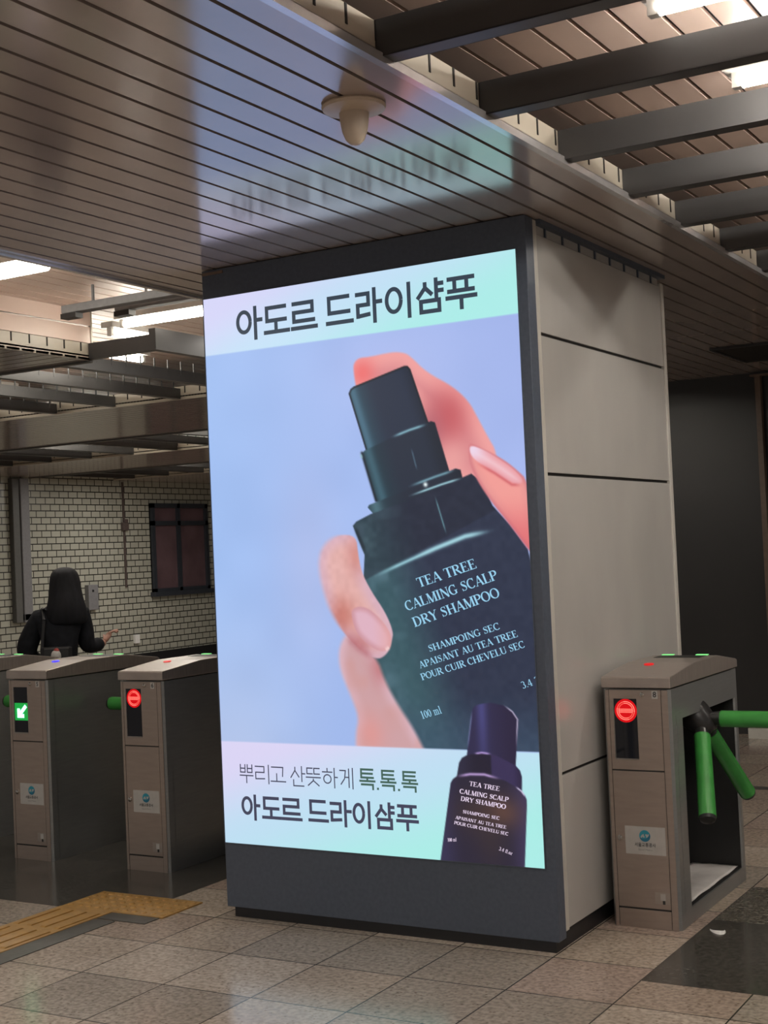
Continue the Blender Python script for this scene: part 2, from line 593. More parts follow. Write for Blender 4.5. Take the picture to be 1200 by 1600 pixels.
lip.box(XL - 0.022, -6, Z1 - 0.012, XL + 0.001, 8.36, Z1 + 0.012)
structure(lip.build('trim_12', M['lip']), 'thin pale edge lip along the left side of the soffit', 'ceiling trim')
lip = MB()
lip.box(-13.7, 10.44, Z1 - 0.012, XL, 10.475, Z1 + 0.01)
lip.box(-13.7, 13.88, Z1 - 0.012, XL, 13.92, Z1 + 0.01)
lip.box(-9.5, 6.32, Z1 - 0.012, -5.70, 6.355, Z1 + 0.01)
structure(lip.build('trim_13', M['pipe_dk']), 'dark edge strips on the far sides of the soffits', 'ceiling trim')

# brick wall at far left, and dark wall at far right
structure(MB().box(-13.95, 8, 0, -13.7, 22, 3.05).build('wall_left', M['brick']), 'pale glazed brick wall at far left', 'wall')
structure(MB().box(-13.7, 8, 0, -13.66, 22, 0.16).build('baseboard_left', M['skirt']), 'black skirting at the foot of the brick wall', 'baseboard')
structure(MB().box(-13.7, 20, 0, -3.7, 20.2, 3.05).build('wall_back', M['darkwall']), 'dark wall far behind the gates', 'wall')
structure(MB().box(-3.6, 10.5, 0, 4.0, 10.7, Z1 + 0.02).build('wall_right', M['darkwall']), 'dark brown panelled wall at far right', 'wall')
structure(MB().box(-2.815, 10.44, 0.0, -2.775, 10.505, Z1 - 0.02).box(-2.85, 10.43, Z1 - 0.035, -2.3, 10.505, Z1 - 0.02).build('trim_14', M['post']), 'thin brown upright strip on the dark wall', 'trim')
structure(MB().box(-2.955, 10.28, 0.0, -1.0, 10.49, 0.075).build('baseboard_right', M['trimw']), 'pale kerb at the foot of the dark wall', 'baseboard')

# the column
col = MB()
col.box(-3.60, 4.80, 0.0, -2.135, 6.27, Z1)                      # core
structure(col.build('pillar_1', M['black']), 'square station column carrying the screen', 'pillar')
pn = MB()
zs = [0.062, 0.640, 1.770, 2.303, 2.690]
for a, c in zip(zs[:-1], zs[1:]):
    pn.box(-2.14, 4.835, a + 0.006, -2.102, 6.238, c - 0.006)
pn.box(-2.14, 4.835, 0.062, -2.112, 6.238, 2.690, 1)              # dark bottom of the seams
structure(pn.build('trim_15', [M['panel'], M['gap']], bevel=0.002), 'pale enamel panels on the right side of the column', 'column panel')
tr = MB()
tr.box(-2.14, 4.752, 0.062, -2.100, 4.833, 2.735)
tr.box(-2.14, 6.240, 0.062, -2.096, 6.275, 2.70)
structure(tr.build('trim_16', M['trimw'], bevel=0.003), 'pale upright edge strips of the column panels', 'column panel')
rl = MB()
rl.box(-2.14, 4.835, 2.690, -2.113, 6.24, 2.725, 1)
rl.box(-2.14, 4.835, 2.722, -2.085, 6.27, 2.7395)
q = 4.93
while q < 6.2:
    rl.box(-2.112, q, 2.684, -2.106, q + 0.012, 2.724)
    q += 0.172
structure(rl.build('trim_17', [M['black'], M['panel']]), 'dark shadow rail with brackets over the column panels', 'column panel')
structure(MB().box(-2.14, 4.74, 0.0, -2.113, 6.27, 0.06).build('baseboard_1', M['skirt']), 'black skirting under the column side panels', 'baseboard')

# ------------------------------------------------------------------ the advertising screen
FY = 4.7257
SX0, SZ1, SW, SH = -3.6073, 2.6139, 1.4668, 2.3052
sign = thing('digital_signboard', (-2.86, FY, 0), 'tall lit advertising screen with spray bottle picture on column', 'advertising screen')
OX, OY = -2.86, FY


def hbox(b, x0, y0, z0, x1, y1, z1, mi=0):
    b.box(x0 - OX, y0 - OY, z0, x1 - OX, y1 - OY, z1, mi)


hb = MB()
hbox(hb, -3.612, FY, 0.04, -2.098, FY + 0.07, Z1 - 0.003)
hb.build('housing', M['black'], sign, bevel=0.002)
pl = MB()
hbox(pl, -3.575, FY + 0.004, 0.0, -2.112, FY + 0.068, 0.042)
pl.build('plinth', M['skirt'], sign)
tg = MB()
hbox(tg, -3.606, FY - 0.004, 2.715, -3.50, FY + 0.001, 2.727)
tg.build('bracket', M['post'], sign)
fr = MB()
for (x0, z0, x1, z1) in ((SX0 - 0.003, SZ1 - SH - 0.004, SX0 + SW + 0.003, SZ1 - SH), (SX0 - 0.003, SZ1, SX0 + SW + 0.003, SZ1 + 0.004),
                         (SX0 - 0.004, SZ1 - SH, SX0, SZ1), (SX0 + SW, SZ1 - SH, SX0 + SW + 0.004, SZ1)):
    hbox(fr, x0, FY - 0.004, z0, x1, FY, z1)
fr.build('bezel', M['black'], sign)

# picture shown by the screen, computed on a fine grid of LED cells
GX, GY = 400, 628
us = (np.arange(GX)) / (GX - 1) * SW
vs_ = (np.arange(GY)) / (GY - 1) * SH
U, V = np.meshgrid(us, vs_)


def rgb(r, g, b):
    return np.array([r, g, b], float)


def sstep(x, a, b):
    t = np.clip((x - a) / (b - a), 0, 1)
    return t * t * (3 - 2 * t)


def chaikin(p, n=2):
    for _ in range(n):
        q = []
        for i in range(len(p)):
            a, b = np.array(p[i]), np.array(p[(i + 1) % len(p)])
            q += [tuple(a * .75 + b * .25), tuple(a * .25 + b * .75)]
        p = q
    return p


def sdf(p):
    """signed distance to polygon, positive inside"""
    d = np.full(U.shape, 1e9)
    ins = np.zeros(U.shape, bool)
    n = len(p)
    for i in range(n):
        ax, ay = p[i]
        bx, by = p[(i + 1) % n]
        ex, ey = bx - ax, by - ay
        wx, wy = U - ax, V - ay
        t = np.clip((wx * ex + wy * ey) / (ex * ex + ey * ey + 1e-12), 0, 1)
        d = np.minimum(d, (wx - t * ex) ** 2 + (wy - t * ey) ** 2)
        c = ((ay <= V) != (by <= V))
        with np.errstate(divide='ignore', invalid='ignore'):
            xx = ax + (V - ay) / (by - ay if abs(by - ay) > 1e-12 else 1e-12) * ex
        ins ^= c & (U < xx)
    return np.where(ins, 1, -1) * np.sqrt(d)


def seg_d(pts):
    d = np.full(U.shape, 1e9)
    tt = np.zeros(U.shape)
    L = len(pts) - 1
    for i in range(L):
        ax, ay = pts[i]
        bx, by = pts[i + 1]
        ex, ey = bx - ax, by - ay
        t = np.clip(((U - ax) * ex + (V - ay) * ey) / (ex * ex + ey * ey + 1e-12), 0, 1)
        dd = np.hypot(U - ax - t * ex, V - ay - t * ey)
        k = dd < d
        d = np.where(k, dd, d)
        tt = np.where(k, (i + t) / L, tt)
    return d, tt


def lerp(a, b, t):
    t = t[..., None] if np.ndim(t) == 2 else t
    return a * (1 - t) + b * t


rs = np.random.RandomState(3)


def soft_noise(cell):
    gx, gy = int(SW / cell) + 3, int(SH / cell) + 3
    g = rs.rand(gy, gx)
    x, y = U / cell, V / cell
    i, j = x.astype(int), y.astype(int)
    fx, fy = x - i, y - j
    fx, fy = fx * fx * (3 - 2 * fx), fy * fy * (3 - 2 * fy)
    return (g[j, i] * (1 - fx) + g[j, i + 1] * fx) * (1 - fy) + (g[j + 1, i] * (1 - fx) + g[j + 1, i + 1] * fx) * fy


n1_, n2_, n3_ = soft_noise(0.02), soft_noise(0.06), soft_noise(0.16)
un, vn = U / SW, V / SH
# sky-blue backdrop of the photo area
img = lerp(rgb(160, 190, 240), rgb(164, 182, 236), un)
img = lerp(img, rgb(184, 196, 226), sstep(vn, 0.45, 0.95) * (1 - sstep(un, 0.05, 0.45)) * 0.75)
img = lerp(img, rgb(176, 186, 234), np.exp(-((un - 0.62) ** 2 / 0.05 + (vn - 0.16) ** 2 / 0.01)) * 0.5)
img = lerp(img, rgb(190, 190, 226), np.exp(-((un - 0.33) ** 2 / 0.012 + (vn - 0.5) ** 2 / 0.03)) * 0.35)
img = img + (n3_ - 0.5)[..., None] * 6

P_ftop = [(0.7331, 0.3749), (0.7405, 0.3474), (0.7653, 0.3321), (0.8099, 0.3344), (0.9163, 0.3259), (0.9652, 0.3339), (0.9933, 0.3471), (1.0663, 0.4226), (1.175, 0.4857), (1.2432, 0.5513), (1.2778, 0.618), (1.3171, 0.6944), (1.3515, 0.7552), (1.3475, 0.8831), (1.1908, 0.8732), (1.113, 0.7695), (0.9874, 0.4595), (0.7507, 0.4999)]
P_cap = [(0.7071, 0.4701), (0.717, 0.453), (0.7325, 0.4442), (0.9674, 0.3863), (0.9826, 0.3874), (0.9953, 0.4018), (1.0889, 0.6933), (0.7962, 0.7721)]
P_col1 = [(0.7597, 0.7133), (0.77, 0.7038), (0.8602, 0.6752), (0.9784, 0.6344), (1.0762, 0.6128), (1.0928, 0.6192), (1.1438, 0.8037), (1.1578, 0.8712), (0.8472, 0.9276), (0.8129, 0.9079)]
P_ring = [(0.7732, 0.9312), (0.7796, 0.9213), (0.9662, 0.8692), (1.1724, 0.8032), (1.1941, 0.8097), (1.1986, 0.8296), (1.2066, 0.8865), (0.8152, 0.9766)]
P_body = [(0.6999, 1.0007), (0.7166, 0.9844), (0.7867, 0.9573), (0.9639, 0.9141), (1.2389, 0.8274), (1.2788, 0.8593), (1.3224, 0.9541), (1.3903, 1.03), (1.4589, 1.124), (1.4796, 1.2247), (1.4741, 1.8759), (0.86, 1.8802), (0.80, 1.7577), (0.71, 1.4573), (0.7402, 1.2027), (0.7486, 1.1186)]
P_f1 = [(0.7137, 1.0406), (0.6326, 1.0318), (0.5763, 1.0551), (0.537, 1.0976), (0.5267, 1.1778), (0.5574, 1.3005), (0.5994, 1.3787), (0.6421, 1.4358), (0.7195, 1.5077), (0.7864, 1.5332), (0.8163, 1.5231), (0.8409, 1.5004), (0.8577, 1.4577), (0.8652, 1.4251), (0.8341, 1.3492), (0.7709, 1.2618), (0.7303, 1.1843), (0.719, 1.1124)]
P_n1 = [(0.6738, 1.349), (0.6837, 1.3313), (0.7142, 1.3216), (0.7613, 1.3327), (0.8234, 1.3869), (0.8558, 1.4376), (0.8538, 1.4778), (0.838, 1.5004), (0.7939, 1.5028), (0.7307, 1.4645), (0.6882, 1.4183)]
P_f2 = [(0.6581, 1.418), (0.6261, 1.451), (0.6023, 1.4998), (0.6044, 1.5769), (0.6507, 1.679), (0.6854, 1.7626), (0.6671, 1.8267), (0.664, 1.90), (0.70, 1.97), (0.85, 1.97), (1.03, 1.97), (0.9850, 1.885), (0.9401, 1.7996), (0.8737, 1.7086), (0.8203, 1.6163), (0.7871, 1.5205)]
P_thumb = [(1.2348, 0.7122), (1.2537, 0.7161), (1.2986, 0.7391), (1.3508, 0.7673), (1.4098, 0.8077), (1.4846, 0.8798), (1.4911, 1.1538), (1.4589, 1.124), (1.3903, 1.03), (1.3152, 0.9368), (1.2652, 0.8609), (1.236, 0.7954), (1.2303, 0.7461)]
P_n2 = [(1.24, 0.7175), (1.2985, 0.7415), (1.3582, 0.7799), (1.4169, 0.8226), (1.4541, 0.8658), (1.4401, 0.8817), (1.4063, 0.8747), (1.337, 0.8268), (1.2586, 0.78), (1.2358, 0.7465)]
P_scap = [(1.1976, 1.7215), (1.213, 1.7079), (1.2391, 1.7016), (1.277, 1.6971), (1.3278, 1.7059), (1.3637, 1.7292), (1.3819, 1.7479), (1.3864, 1.7621), (1.3667, 1.9391), (1.1631, 1.935), (1.1653, 1.8924)]
P_scol = [(1.1294, 1.9278), (1.1425, 1.909), (1.1622, 1.8986), (1.22, 1.8869), (1.2869, 1.8942), (1.3672, 1.9296), (1.3846, 1.9479), (1.3912, 1.9714), (1.3868, 2.0572), (1.1091, 2.0226), (1.1168, 1.9807)]
P_sbody = [(1.0892, 2.0064), (1.0996, 1.9912), (1.1168, 1.9795), (1.175, 1.9685), (1.2428, 1.9669), (1.3219, 1.9887), (1.3682, 2.0105), (1.3875, 2.0239), (1.4007, 2.0398), (1.4064, 2.0561), (1.4062, 2.0751), (1.3854, 2.3087), (1.0285, 2.3111)]

EDGE = 0.0026


def put(c, sd, e=EDGE):
    global img
    img = lerp(img, c, sstep(sd, -e, e))


# index finger pressing the cap
sd = sdf(chaikin(P_ftop))
c = lerp(rgb(238, 160, 158), rgb(216, 136, 140), sstep(sd, 0.01, 0.09))
c = lerp(c, rgb(236, 112, 112), np.exp(-((U - 0.775) ** 2 + (V - 0.395) ** 2) / 0.0035) * 0.95)
c = lerp(c, rgb(198, 92, 98), np.exp(-((U - 1.15) ** 2 / 0.008 + (V - 0.60) ** 2 / 0.012)) * 0.9)
c = lerp(c, rgb(170, 92, 106), np.exp(-((U - 1.07) ** 2 / 0.004 + (V - 0.66) ** 2 / 0.01)) * 0.8)
c = lerp(c, rgb(232, 160, 158), np.exp(-((U - 1.17) ** 2 / 0.004 + (V - 0.76) ** 2 / 0.004)) * 0.8)
put(c, sd, 0.006)
# dark bottle, upper pieces
axis = np.array([0.283, 0.959])            # along the bottle, downwards
crs = np.array([0.959, -0.283])
sx = U * crs[0] + V * crs[1]               # across coordinate


def shade(s0, s1, dark, mid, lite):
    t = (sx - s0) / (s1 - s0)
    c = lerp(mid, dark, sstep(t, 0.08, 0.45))
    c = lerp(c, lite, np.exp(-((t - 0.10) ** 2) / 0.004) * 0.8)
    c = lerp(c, dark * 0.8, sstep(t, 0.8, 1.02))
    return c


DK, MD, LT = rgb(38, 48, 68), rgb(44, 72, 88), rgb(78, 116, 138)
c = shade(0.535, 0.845, DK, MD, LT)
sd = sdf(P_cap)
c = lerp(c, rgb(22, 30, 40), 1 - sstep(np.abs(sd), 0.002, 0.012))
put(c, sd)
sd = sdf(P_col1)
put(shade(0.52, 0.86, rgb(36, 45, 62), rgb(34, 58, 70), rgb(66, 104, 120)), sd)
sd = sdf(P_ring)
put(shade(0.47, 0.92, rgb(34, 42, 58), rgb(40, 62, 74), rgb(84, 120, 132)), sd)
sd = sdf(P_body)
t = (sx - 0.40) / 0.68
c = lerp(rgb(56, 88, 98), rgb(42, 50, 72), sstep(t, 0.05, 0.42))
c = lerp(c, rgb(96, 138, 146), np.exp(-((U - 0.75) ** 2 / 0.003 + (V - 1.06) ** 2 / 0.006)) * 0.55 * (0.5 + n1_))
c = lerp(c, rgb(84, 116, 130), sstep(n2_, 0.5, 0.9) * sstep(0.98 - U, 0.0, 0.2) * 0.8)
c = lerp(c, rgb(60, 84, 108), sstep(V, 1.62, 1.88) * 0.6)
c = lerp(c, rgb(26, 30, 44), (1 - sstep(V - (1.20 - 0.42 * (U - 0.79)), -0.005, 0.005)) * 0.45)
c = c + ((n1_ - 0.5) * 7)[..., None]
put(c, sd)


def streak(pts, wdt, col, a=1.0, fade=True):
    global img
    d, tt = seg_d(pts)
    k = np.exp(-(d / wdt) ** 2) * a
    if fade:
        k = k * np.clip(np.sin(np.pi * np.clip(tt, 0.02, 0.98)) * 1.5, 0, 1)
    img = lerp(img, col, k)


streak([(0.899, 0.6606), (0.9781, 0.6394), (1.0559, 0.6235)], 0.005, rgb(140, 190, 205), 0.9)
streak([(0.9667, 0.8592), (1.0819, 0.8292), (1.1721, 0.8082)], 0.005, rgb(130, 180, 195), 0.8)
streak([(0.9648, 0.8966), (1.1083, 0.8606), (1.1979, 0.8418)], 0.004, rgb(170, 220, 230), 0.9)
streak([(0.7946, 1.2041), (0.9019, 1.1646), (1.0675, 1.1059), (1.2001, 1.0648), (1.3175, 1.0482)], 0.007, rgb(150, 200, 212), 0.95)
streak([(0.9675, 1.141), (1.0675, 1.1059), (1.2001, 1.0648), (1.29, 1.051)], 0.010, rgb(165, 212, 224), 0.7)
streak([(1.078, 0.9033), (1.1206, 1.0538)], 0.003, rgb(110, 160, 170), 0.8)
streak([(0.9831, 0.71), (1.0042, 0.7991)], 0.003, rgb(90, 120, 140), 0.7)
streak([(0.7576, 0.7131), (0.813, 0.9054)], 0.006, rgb(26, 36, 46), 1.0, False)
streak([(0.752, 0.716), (0.757, 0.735)], 0.005, rgb(150, 190, 195), 0.8)
streak([(0.7071, 1.0), (0.757, 1.115)], 0.008, rgb(30, 42, 52), 0.9)
streak([(1.0382, 0.8562), (1.0390, 0.8570)], 0.009, rgb(235, 250, 250), 1.0, False)

# fingers around the bottle, at left
sd = sdf(chaikin(P_f2))
c = lerp(rgb(216, 178, 190), rgb(204, 160, 164), sstep(sd, 0.0, 0.06))
c = lerp(c, rgb(222, 150, 146), np.exp(-((U - 0.74) ** 2 / 0.004 + (V - 1.83) ** 2 / 0.006)) * 0.8)
c = lerp(c, rgb(190, 118, 122), np.exp(-((U - 0.80) ** 2 / 0.0022 + (V - 1.56) ** 2 / 0.005)) * 0.9)
c = lerp(c, rgb(206, 150, 146), sstep(n2_, 0.4, 1.0) * 0.5)
put(c, sd - 0.004, 0.013)
sd = sdf(chaikin(P_f1))
c = lerp(rgb(216, 176, 190), rgb(226, 176, 172), sstep(sd, 0.0, 0.07))
c = lerp(c, rgb(210, 140, 130), np.exp(-((U - 0.71) ** 2 / 0.0022 + (V - 1.12) ** 2 / 0.006)) * 0.9)
c = lerp(c, rgb(196, 116, 104), np.exp(-((U - 0.63) ** 2 / 0.004 + (V - 1.36) ** 2 / 0.006)) * 0.85)
c = lerp(c, rgb(188, 110, 112), np.exp(-((U - 0.70) ** 2 / 0.004 + (V - 1.475) ** 2 / 0.002)) * 0.7)
c = c + ((n1_ - 0.5) * 10)[..., None]
put(c, sd, 0.004 + 0.012 * sstep(0.66 - U, 0.0, 0.08))
sd = sdf(chaikin(P_n1))
c = lerp(rgb(206, 150, 160), rgb(222, 178, 194), sstep(sd, 0.0, 0.03))
c = lerp(c, rgb(228, 168, 166), sstep(U, 0.76, 0.86) * 0.7)
put(c, sd, 0.004)
streak([(0.825, 1.498), (0.845, 1.485)], 0.008, rgb(250, 220, 218), 0.7)
streak([(0.645, 1.44), (0.70, 1.49), (0.77, 1.53)], 0.016, rgb(176, 104, 110), 0.55)

# thumb at the right
sd = sdf(chaikin(P_thumb))
c = lerp(rgb(228, 148, 146), rgb(240, 156, 150), sstep(sd, 0.0, 0.05))
c = lerp(c, rgb(222, 106, 112), sstep(V - 0.9, 0.0, 0.2) * 0.8)
c = lerp(c, rgb(196, 100, 116), sstep(0.02 - sd, 0.0, 0.02) * 0.5)
put(c, sd, 0.005)
sd = sdf(chaikin(P_n2))
c = lerp(rgb(232, 160, 168), rgb(240, 192, 200), sstep(sd, 0.0, 0.03))
c = lerp(c, rgb(236, 212, 232), np.exp(-((U - 1.25) ** 2 + (V - 0.735) ** 2) / 0.0025))
put(c, sd, 0.004)
streak([(1.2586, 0.785), (1.337, 0.832), (1.4063, 0.880), (1.445, 0.885)], 0.006, rgb(206, 96, 104), 0.8)

# white bands
lav, mint, sky = rgb(214, 214, 248), rgb(172, 236, 232), rgb(196, 224, 246)
tb = np.clip(un * 0.75 + (V / 0.2425) * 0.35, 0, 1.1)
c = lerp(lav, sky, sstep(tb, 0.1, 0.5))
c = lerp(c, mint, sstep(tb, 0.45, 0.95))
img = lerp(img, c, sstep(0.2425 - V, -EDGE, EDGE))
vb = (V - 1.879) / (SH - 1.879)
tb = np.clip(un * 0.6 + vb * 0.55, 0, 1.2)
c = lerp(rgb(218, 212, 244), rgb(190, 222, 242), sstep(tb, 0.12, 0.55))
c = lerp(c, rgb(170, 236, 230), sstep(tb, 0.5, 0.95))
img = lerp(img, c, sstep(V - 1.879, -EDGE, EDGE))

# small bottle
sd = sdf(P_scap)
s = (U - 1.18) / 0.2
c = lerp(rgb(46, 42, 74), rgb(40, 33, 60), sstep(s, 0.3, 1.0))
c = lerp(c, rgb(84, 84, 150), np.exp(-((s - 0.28) ** 2) / 0.012) * 0.62 * (1 - 0.4 * sstep(V, 1.72, 1.9)))
put(c, sd)
sd = sdf(P_scol)
s = (U - 1.12) / 0.27
c = lerp(rgb(44, 42, 64), rgb(33, 29, 47), sstep(s, 0.0, 0.35))
c = lerp(c, rgb(60, 50, 92), sstep(s, 0.52, 0.56) * 0.8)
c = lerp(c, rgb(44, 36, 66), sstep(s, 0.85, 1.0))
put(c, sd)
sd = sdf(P_sbody)
s = (U - 1.03) / 0.375
c = lerp(rgb(52, 48, 80), rgb(41, 36, 55), sstep(s, 0.0, 0.3))
c = lerp(c, rgb(60, 52, 84), sstep(s, 0.75, 1.0))
c = lerp(c, rgb(104, 72, 62), np.exp(-((U - 1.30) ** 2 / 0.006 + (V - 2.107) ** 2 / 0.0035)) * 0.85)
c = lerp(c, rgb(70, 52, 48), np.exp(-((U - 1.2) ** 2 / 0.010 + (V - 2.12) ** 2 / 0.006)) * 0.6)
c = lerp(c, rgb(58, 46, 46), np.exp(-((U - 1.25) ** 2 / 0.004 + (V - 2.22) ** 2 / 0.010)) * 0.5)
put(c, sd)
streak([(1.1954, 1.8914), (1.2281, 1.8866), (1.2683, 1.8901)], 0.0035, rgb(190, 160, 225), 0.95)
streak([(1.1168, 1.9807), (1.1749, 1.9698), (1.2347, 1.9685), (1.3009, 1.9825)], 0.005, rgb(190, 160, 215), 0.95)
streak([(1.3631, 2.0084), (1.3859, 2.0239), (1.403, 2.0468)], 0.003, rgb(220, 210, 240), 0.9)
streak([(1.3313, 1.7059), (1.3645, 1.7292), (1.384, 1.7574), (1.3731, 1.8674)], 0.003, rgb(210, 200, 226), 0.8)
streak([(1.1957, 1.7276), (1.169, 1.874)], 0.003, rgb(110, 116, 160), 0.8)

img = np.clip(img, 0, 255) / 255.0
imgl = np.where(img <= 0.04045, img / 12.92, ((img + 0.055) / 1.055) ** 2.4)

scr = bpy.data.meshes.new('display')
X3 = (SX0 + U - OX).ravel()
Z3 = (SZ1 - V).ravel()
co = np.stack([X3, np.full(X3.shape, -0.002), Z3], 1).astype(np.float32)
ii = np.arange(GX * GY).reshape(GY, GX)
qd = np.stack([ii[:-1, :-1], ii[1:, :-1], ii[1:, 1:], ii[:-1, 1:]], -1).reshape(-1, 4)
nq = len(qd)
scr.vertices.add(len(co))
scr.vertices.foreach_set('co', co.ravel())
scr.loops.add(nq * 4)
scr.loops.foreach_set('vertex_index', qd.ravel().astype(np.int32))
scr.polygons.add(nq)
scr.polygons.foreach_set('loop_start', (np.arange(nq) * 4).astype(np.int32))
scr.update()
att = scr.color_attributes.new('picture', 'FLOAT_COLOR', 'POINT')
att.data.foreach_set('color', np.concatenate([imgl.reshape(-1, 3), np.ones((GX * GY, 1))], 1).astype(np.float32).ravel())
mm = bpy.data.materials.new('screen_picture')
mm.use_nodes = True
nt = mm.node_tree
pb = nt.nodes['Principled BSDF']
pb.inputs['Base Color'].default_value = (0.01, 0.01, 0.012, 1)
pb.inputs['Roughness'].default_value = 0.35
at = nt.nodes.new('ShaderNodeAttribute')
at.attribute_name = 'picture'
nt.links.new(at.outputs['Color'], pb.inputs['Emission Color'])
pb.inputs['Emission Strength'].default_value = SCREEN
scr.materials.append(mm)
so = bpy.data.objects.new('display', scr)
COL.objects.link(so)
so.parent = sign
so['label'] = 'lit picture of a hand pressing a dark spray bottle'


def emis(name, c):
    m = mat(name, (0.01, 0.01, 0.01), rough=0.4, noise=0.02, emit=L3(*c), estr=SCREEN)
    return m


M['t_dark'] = emis('headline_colour', (54, 66, 80))
M['t_dark2'] = emis('tagline_colour', (64, 66, 88))
M['t_green'] = emis('tagline_green', (66, 98, 88))
M['t_cyan'] = emis('bottle_print_cyan', (150, 206, 236))
M['t_pink'] = emis('bottle_print_pale', (232, 214, 238))


class Flat:
    """strokes on the screen plane, in screen metres (u right, v down)"""

    def __init__(self, depth):
        self.b = MB()
        self.d = depth
        self.k = 0

    def poly(self, pts):
        self.k += 1
        y = -self.d - 0.00001 * (self.k % 7)
        n = len(pts)
        self.b.add([(SX0 + u - OX, y, SZ1 - v) for u, v in pts], [tuple(range(n))])

    def rib(self, pts, ws):
        n = len(pts)
        L, R = [], []
        for i in range(n):
            a = np.array(pts[max(0, i - 1)], float)
            b = np.array(pts[min(n - 1, i + 1)], float)
            t = (b - a) / (np.linalg.norm(b - a) + 1e-12)
            nn = np.array([-t[1], t[0]])
            p = np.array(pts[i], float)
            L.append(p + nn * ws[i] / 2)
            R.append(p - nn * ws[i] / 2)
        for i in range(n - 1):
            self.poly([L[i], L[i + 1], R[i + 1], R[i]])


def bar(fl, box, t, x0, y0, x1, y1, ext=True, th=None):
    """straight stroke in a syllable box"""
    u0, v0, u1, v1 = box
    W, Hh = u1 - u0 - t, v1 - v0 - t
    a = np.array([u0 + t / 2 + x0 * W, v0 + t / 2 + y0 * Hh])
    b = np.array([u0 + t / 2 + x1 * W, v0 + t / 2 + y1 * Hh])
    d = (b - a) / np.linalg.norm(b - a)
    th = th or t
    if ext and (abs(d[0]) < 1e-3 or abs(d[1]) < 1e-3):
        a, b = a - d * t / 2, b + d * t / 2
    fl.rib([a, b], [th, th])


def ring(fl, box, t, cx, cy, rx, ry):
    u0, v0, u1, v1 = box
    W, Hh = u1 - u0 - t, v1 - v0 - t
    c = (u0 + t / 2 + cx * W, v0 + t / 2 + cy * Hh)
    pts = [(c[0] + rx * W * math.cos(a), c[1] + ry * Hh * math.sin(a)) for a in np.linspace(0, 2 * math.pi, 33)]
    pts[-1] = pts[0]
    fl.rib(pts, [t] * 33)


H, R_ = 'h', 'r'
SYL = {
    'a': [('r', .27, .43, .27, .34), (.76, 0, .76, 1), (.76, .41, 1, .41)],
    'do': [(.08, 0, .87, 0), (.08, 0, .08, .53), (.08, .53, .88, .53), (.47, .53, .47, 1), (0, 1, 1, 1)],
    'reu': [(.07, 0, .86, 0), (.86, 0, .86, .36), (.07, .36, .86, .36), (.07, .36, .07, .72), (.07, .72, .9, .72), (0, 1, 1, 1)],
    'deu': [(.08, 0, .86, 0), (.08, 0, .08, .60), (.08, .60, .88, .60), (0, 1, 1, 1)],
    'ra': [(0, .1, .48, .1), (.48, .1, .48, .45), (.02, .45, .48, .45), (.02, .45, .02, .80), (.02, .80, .56, .76), (.74, 0, .74, 1), (.74, .40, 1, .40)],
    'i': [('r', .32, .45, .32, .36), (1, 0, 1, 1)],
    'sya': [(.34, .10, .34, .22), (.34, .22, .02, .56), (.34, .22, .62, .47), (.78, 0, .78, .52), (.78, .13, 1, .13), (.78, .36, 1, .36),
            (.16, .66, .88, .66), (.16, 1, .88, 1), (.16, .66, .16, 1), (.88, .66, .88, 1)],
    'pu': [(.07, 0, .92, 0), (.07, .42, .92, .42), (.27, 0, .27, .42), (.70, 0, .70, .42), (0, .64, 1, .64), (.5, .64, .5, 1)],
    'ppu': [(.04, 0, .04, .42), (.40, 0, .40, .42), (.04, .20, .40, .20), (.04, .42, .40, .42), (.58, 0, .58, .42), (.94, 0, .94, .42),
            (.58, .20, .94, .20), (.58, .42, .94, .42), (0, .60, 1, .60), (.5, .60, .5, 1)],
    'ri': [(.0, .08, .66, .08), (.66, .08, .66, .40), (.02, .40, .66, .40), (.02, .40, .02, .76), (.02, .76, .72, .74), (1, 0, 1, 1)],
    'go': [(.06, .05, .84, .05), (.84, .05, .80, .66), (.40, .48, .40, .97), (0, .97, 1, .97)],
    'san': [(.32, .05, .32, .2), (.32, .2, 0, .60), (.32, .22, .60, .56), (.78, 0, .78, .76), (.78, .36, 1, .36), (.2, .70, .2, 1), (.2, 1, .9, 1)],
    'tteut': [(.06, 0, .44, 0), (.06, 0, .06, .32), (.06, .32, .44, .32), (.56, 0, .94, 0), (.56, 0, .56, .32), (.56, .32, .94, .32),
              (0, .52, 1, .52), (.5, .62, .5, .70), (.5, .70, .10, 1), (.5, .70, .92, 1)],
    'ha': [(.32, .02, .32, .16), (0, .2, .64, .2), ('r', .32, .56, .25, .22), (.80, 0, .80, 1), (.80, .46, 1, .46)],
    'ge': [(0, .12, .44, .12), (.44, .12, .36, .52), (.36, .52, .04, .82), (.46, .45, .70, .45), (.70, .04, .70, .94), (1, 0, 1, 1)],
    'tok': [(.08, 0, .88, 0), (.08, 0, .08, .42), (.08, .21, .84, .21), (.08, .42, .90, .42), (.5, .42, .5, .60), (0, .60, 1, .60),
            (.10, .78, .88, .78), (.88, .78, .88, 1)],
    'dot': [(.0, .5, 1, .5)],
}


def write_syl(fl, key, box, t, k=1.0):
    for s in SYL[key]:
        if s[0] == 'r':
            ring(fl, box, t * k, *s[1:])
        else:
            bar(fl, box, t * k, *s)


hl = Flat(0.0035)
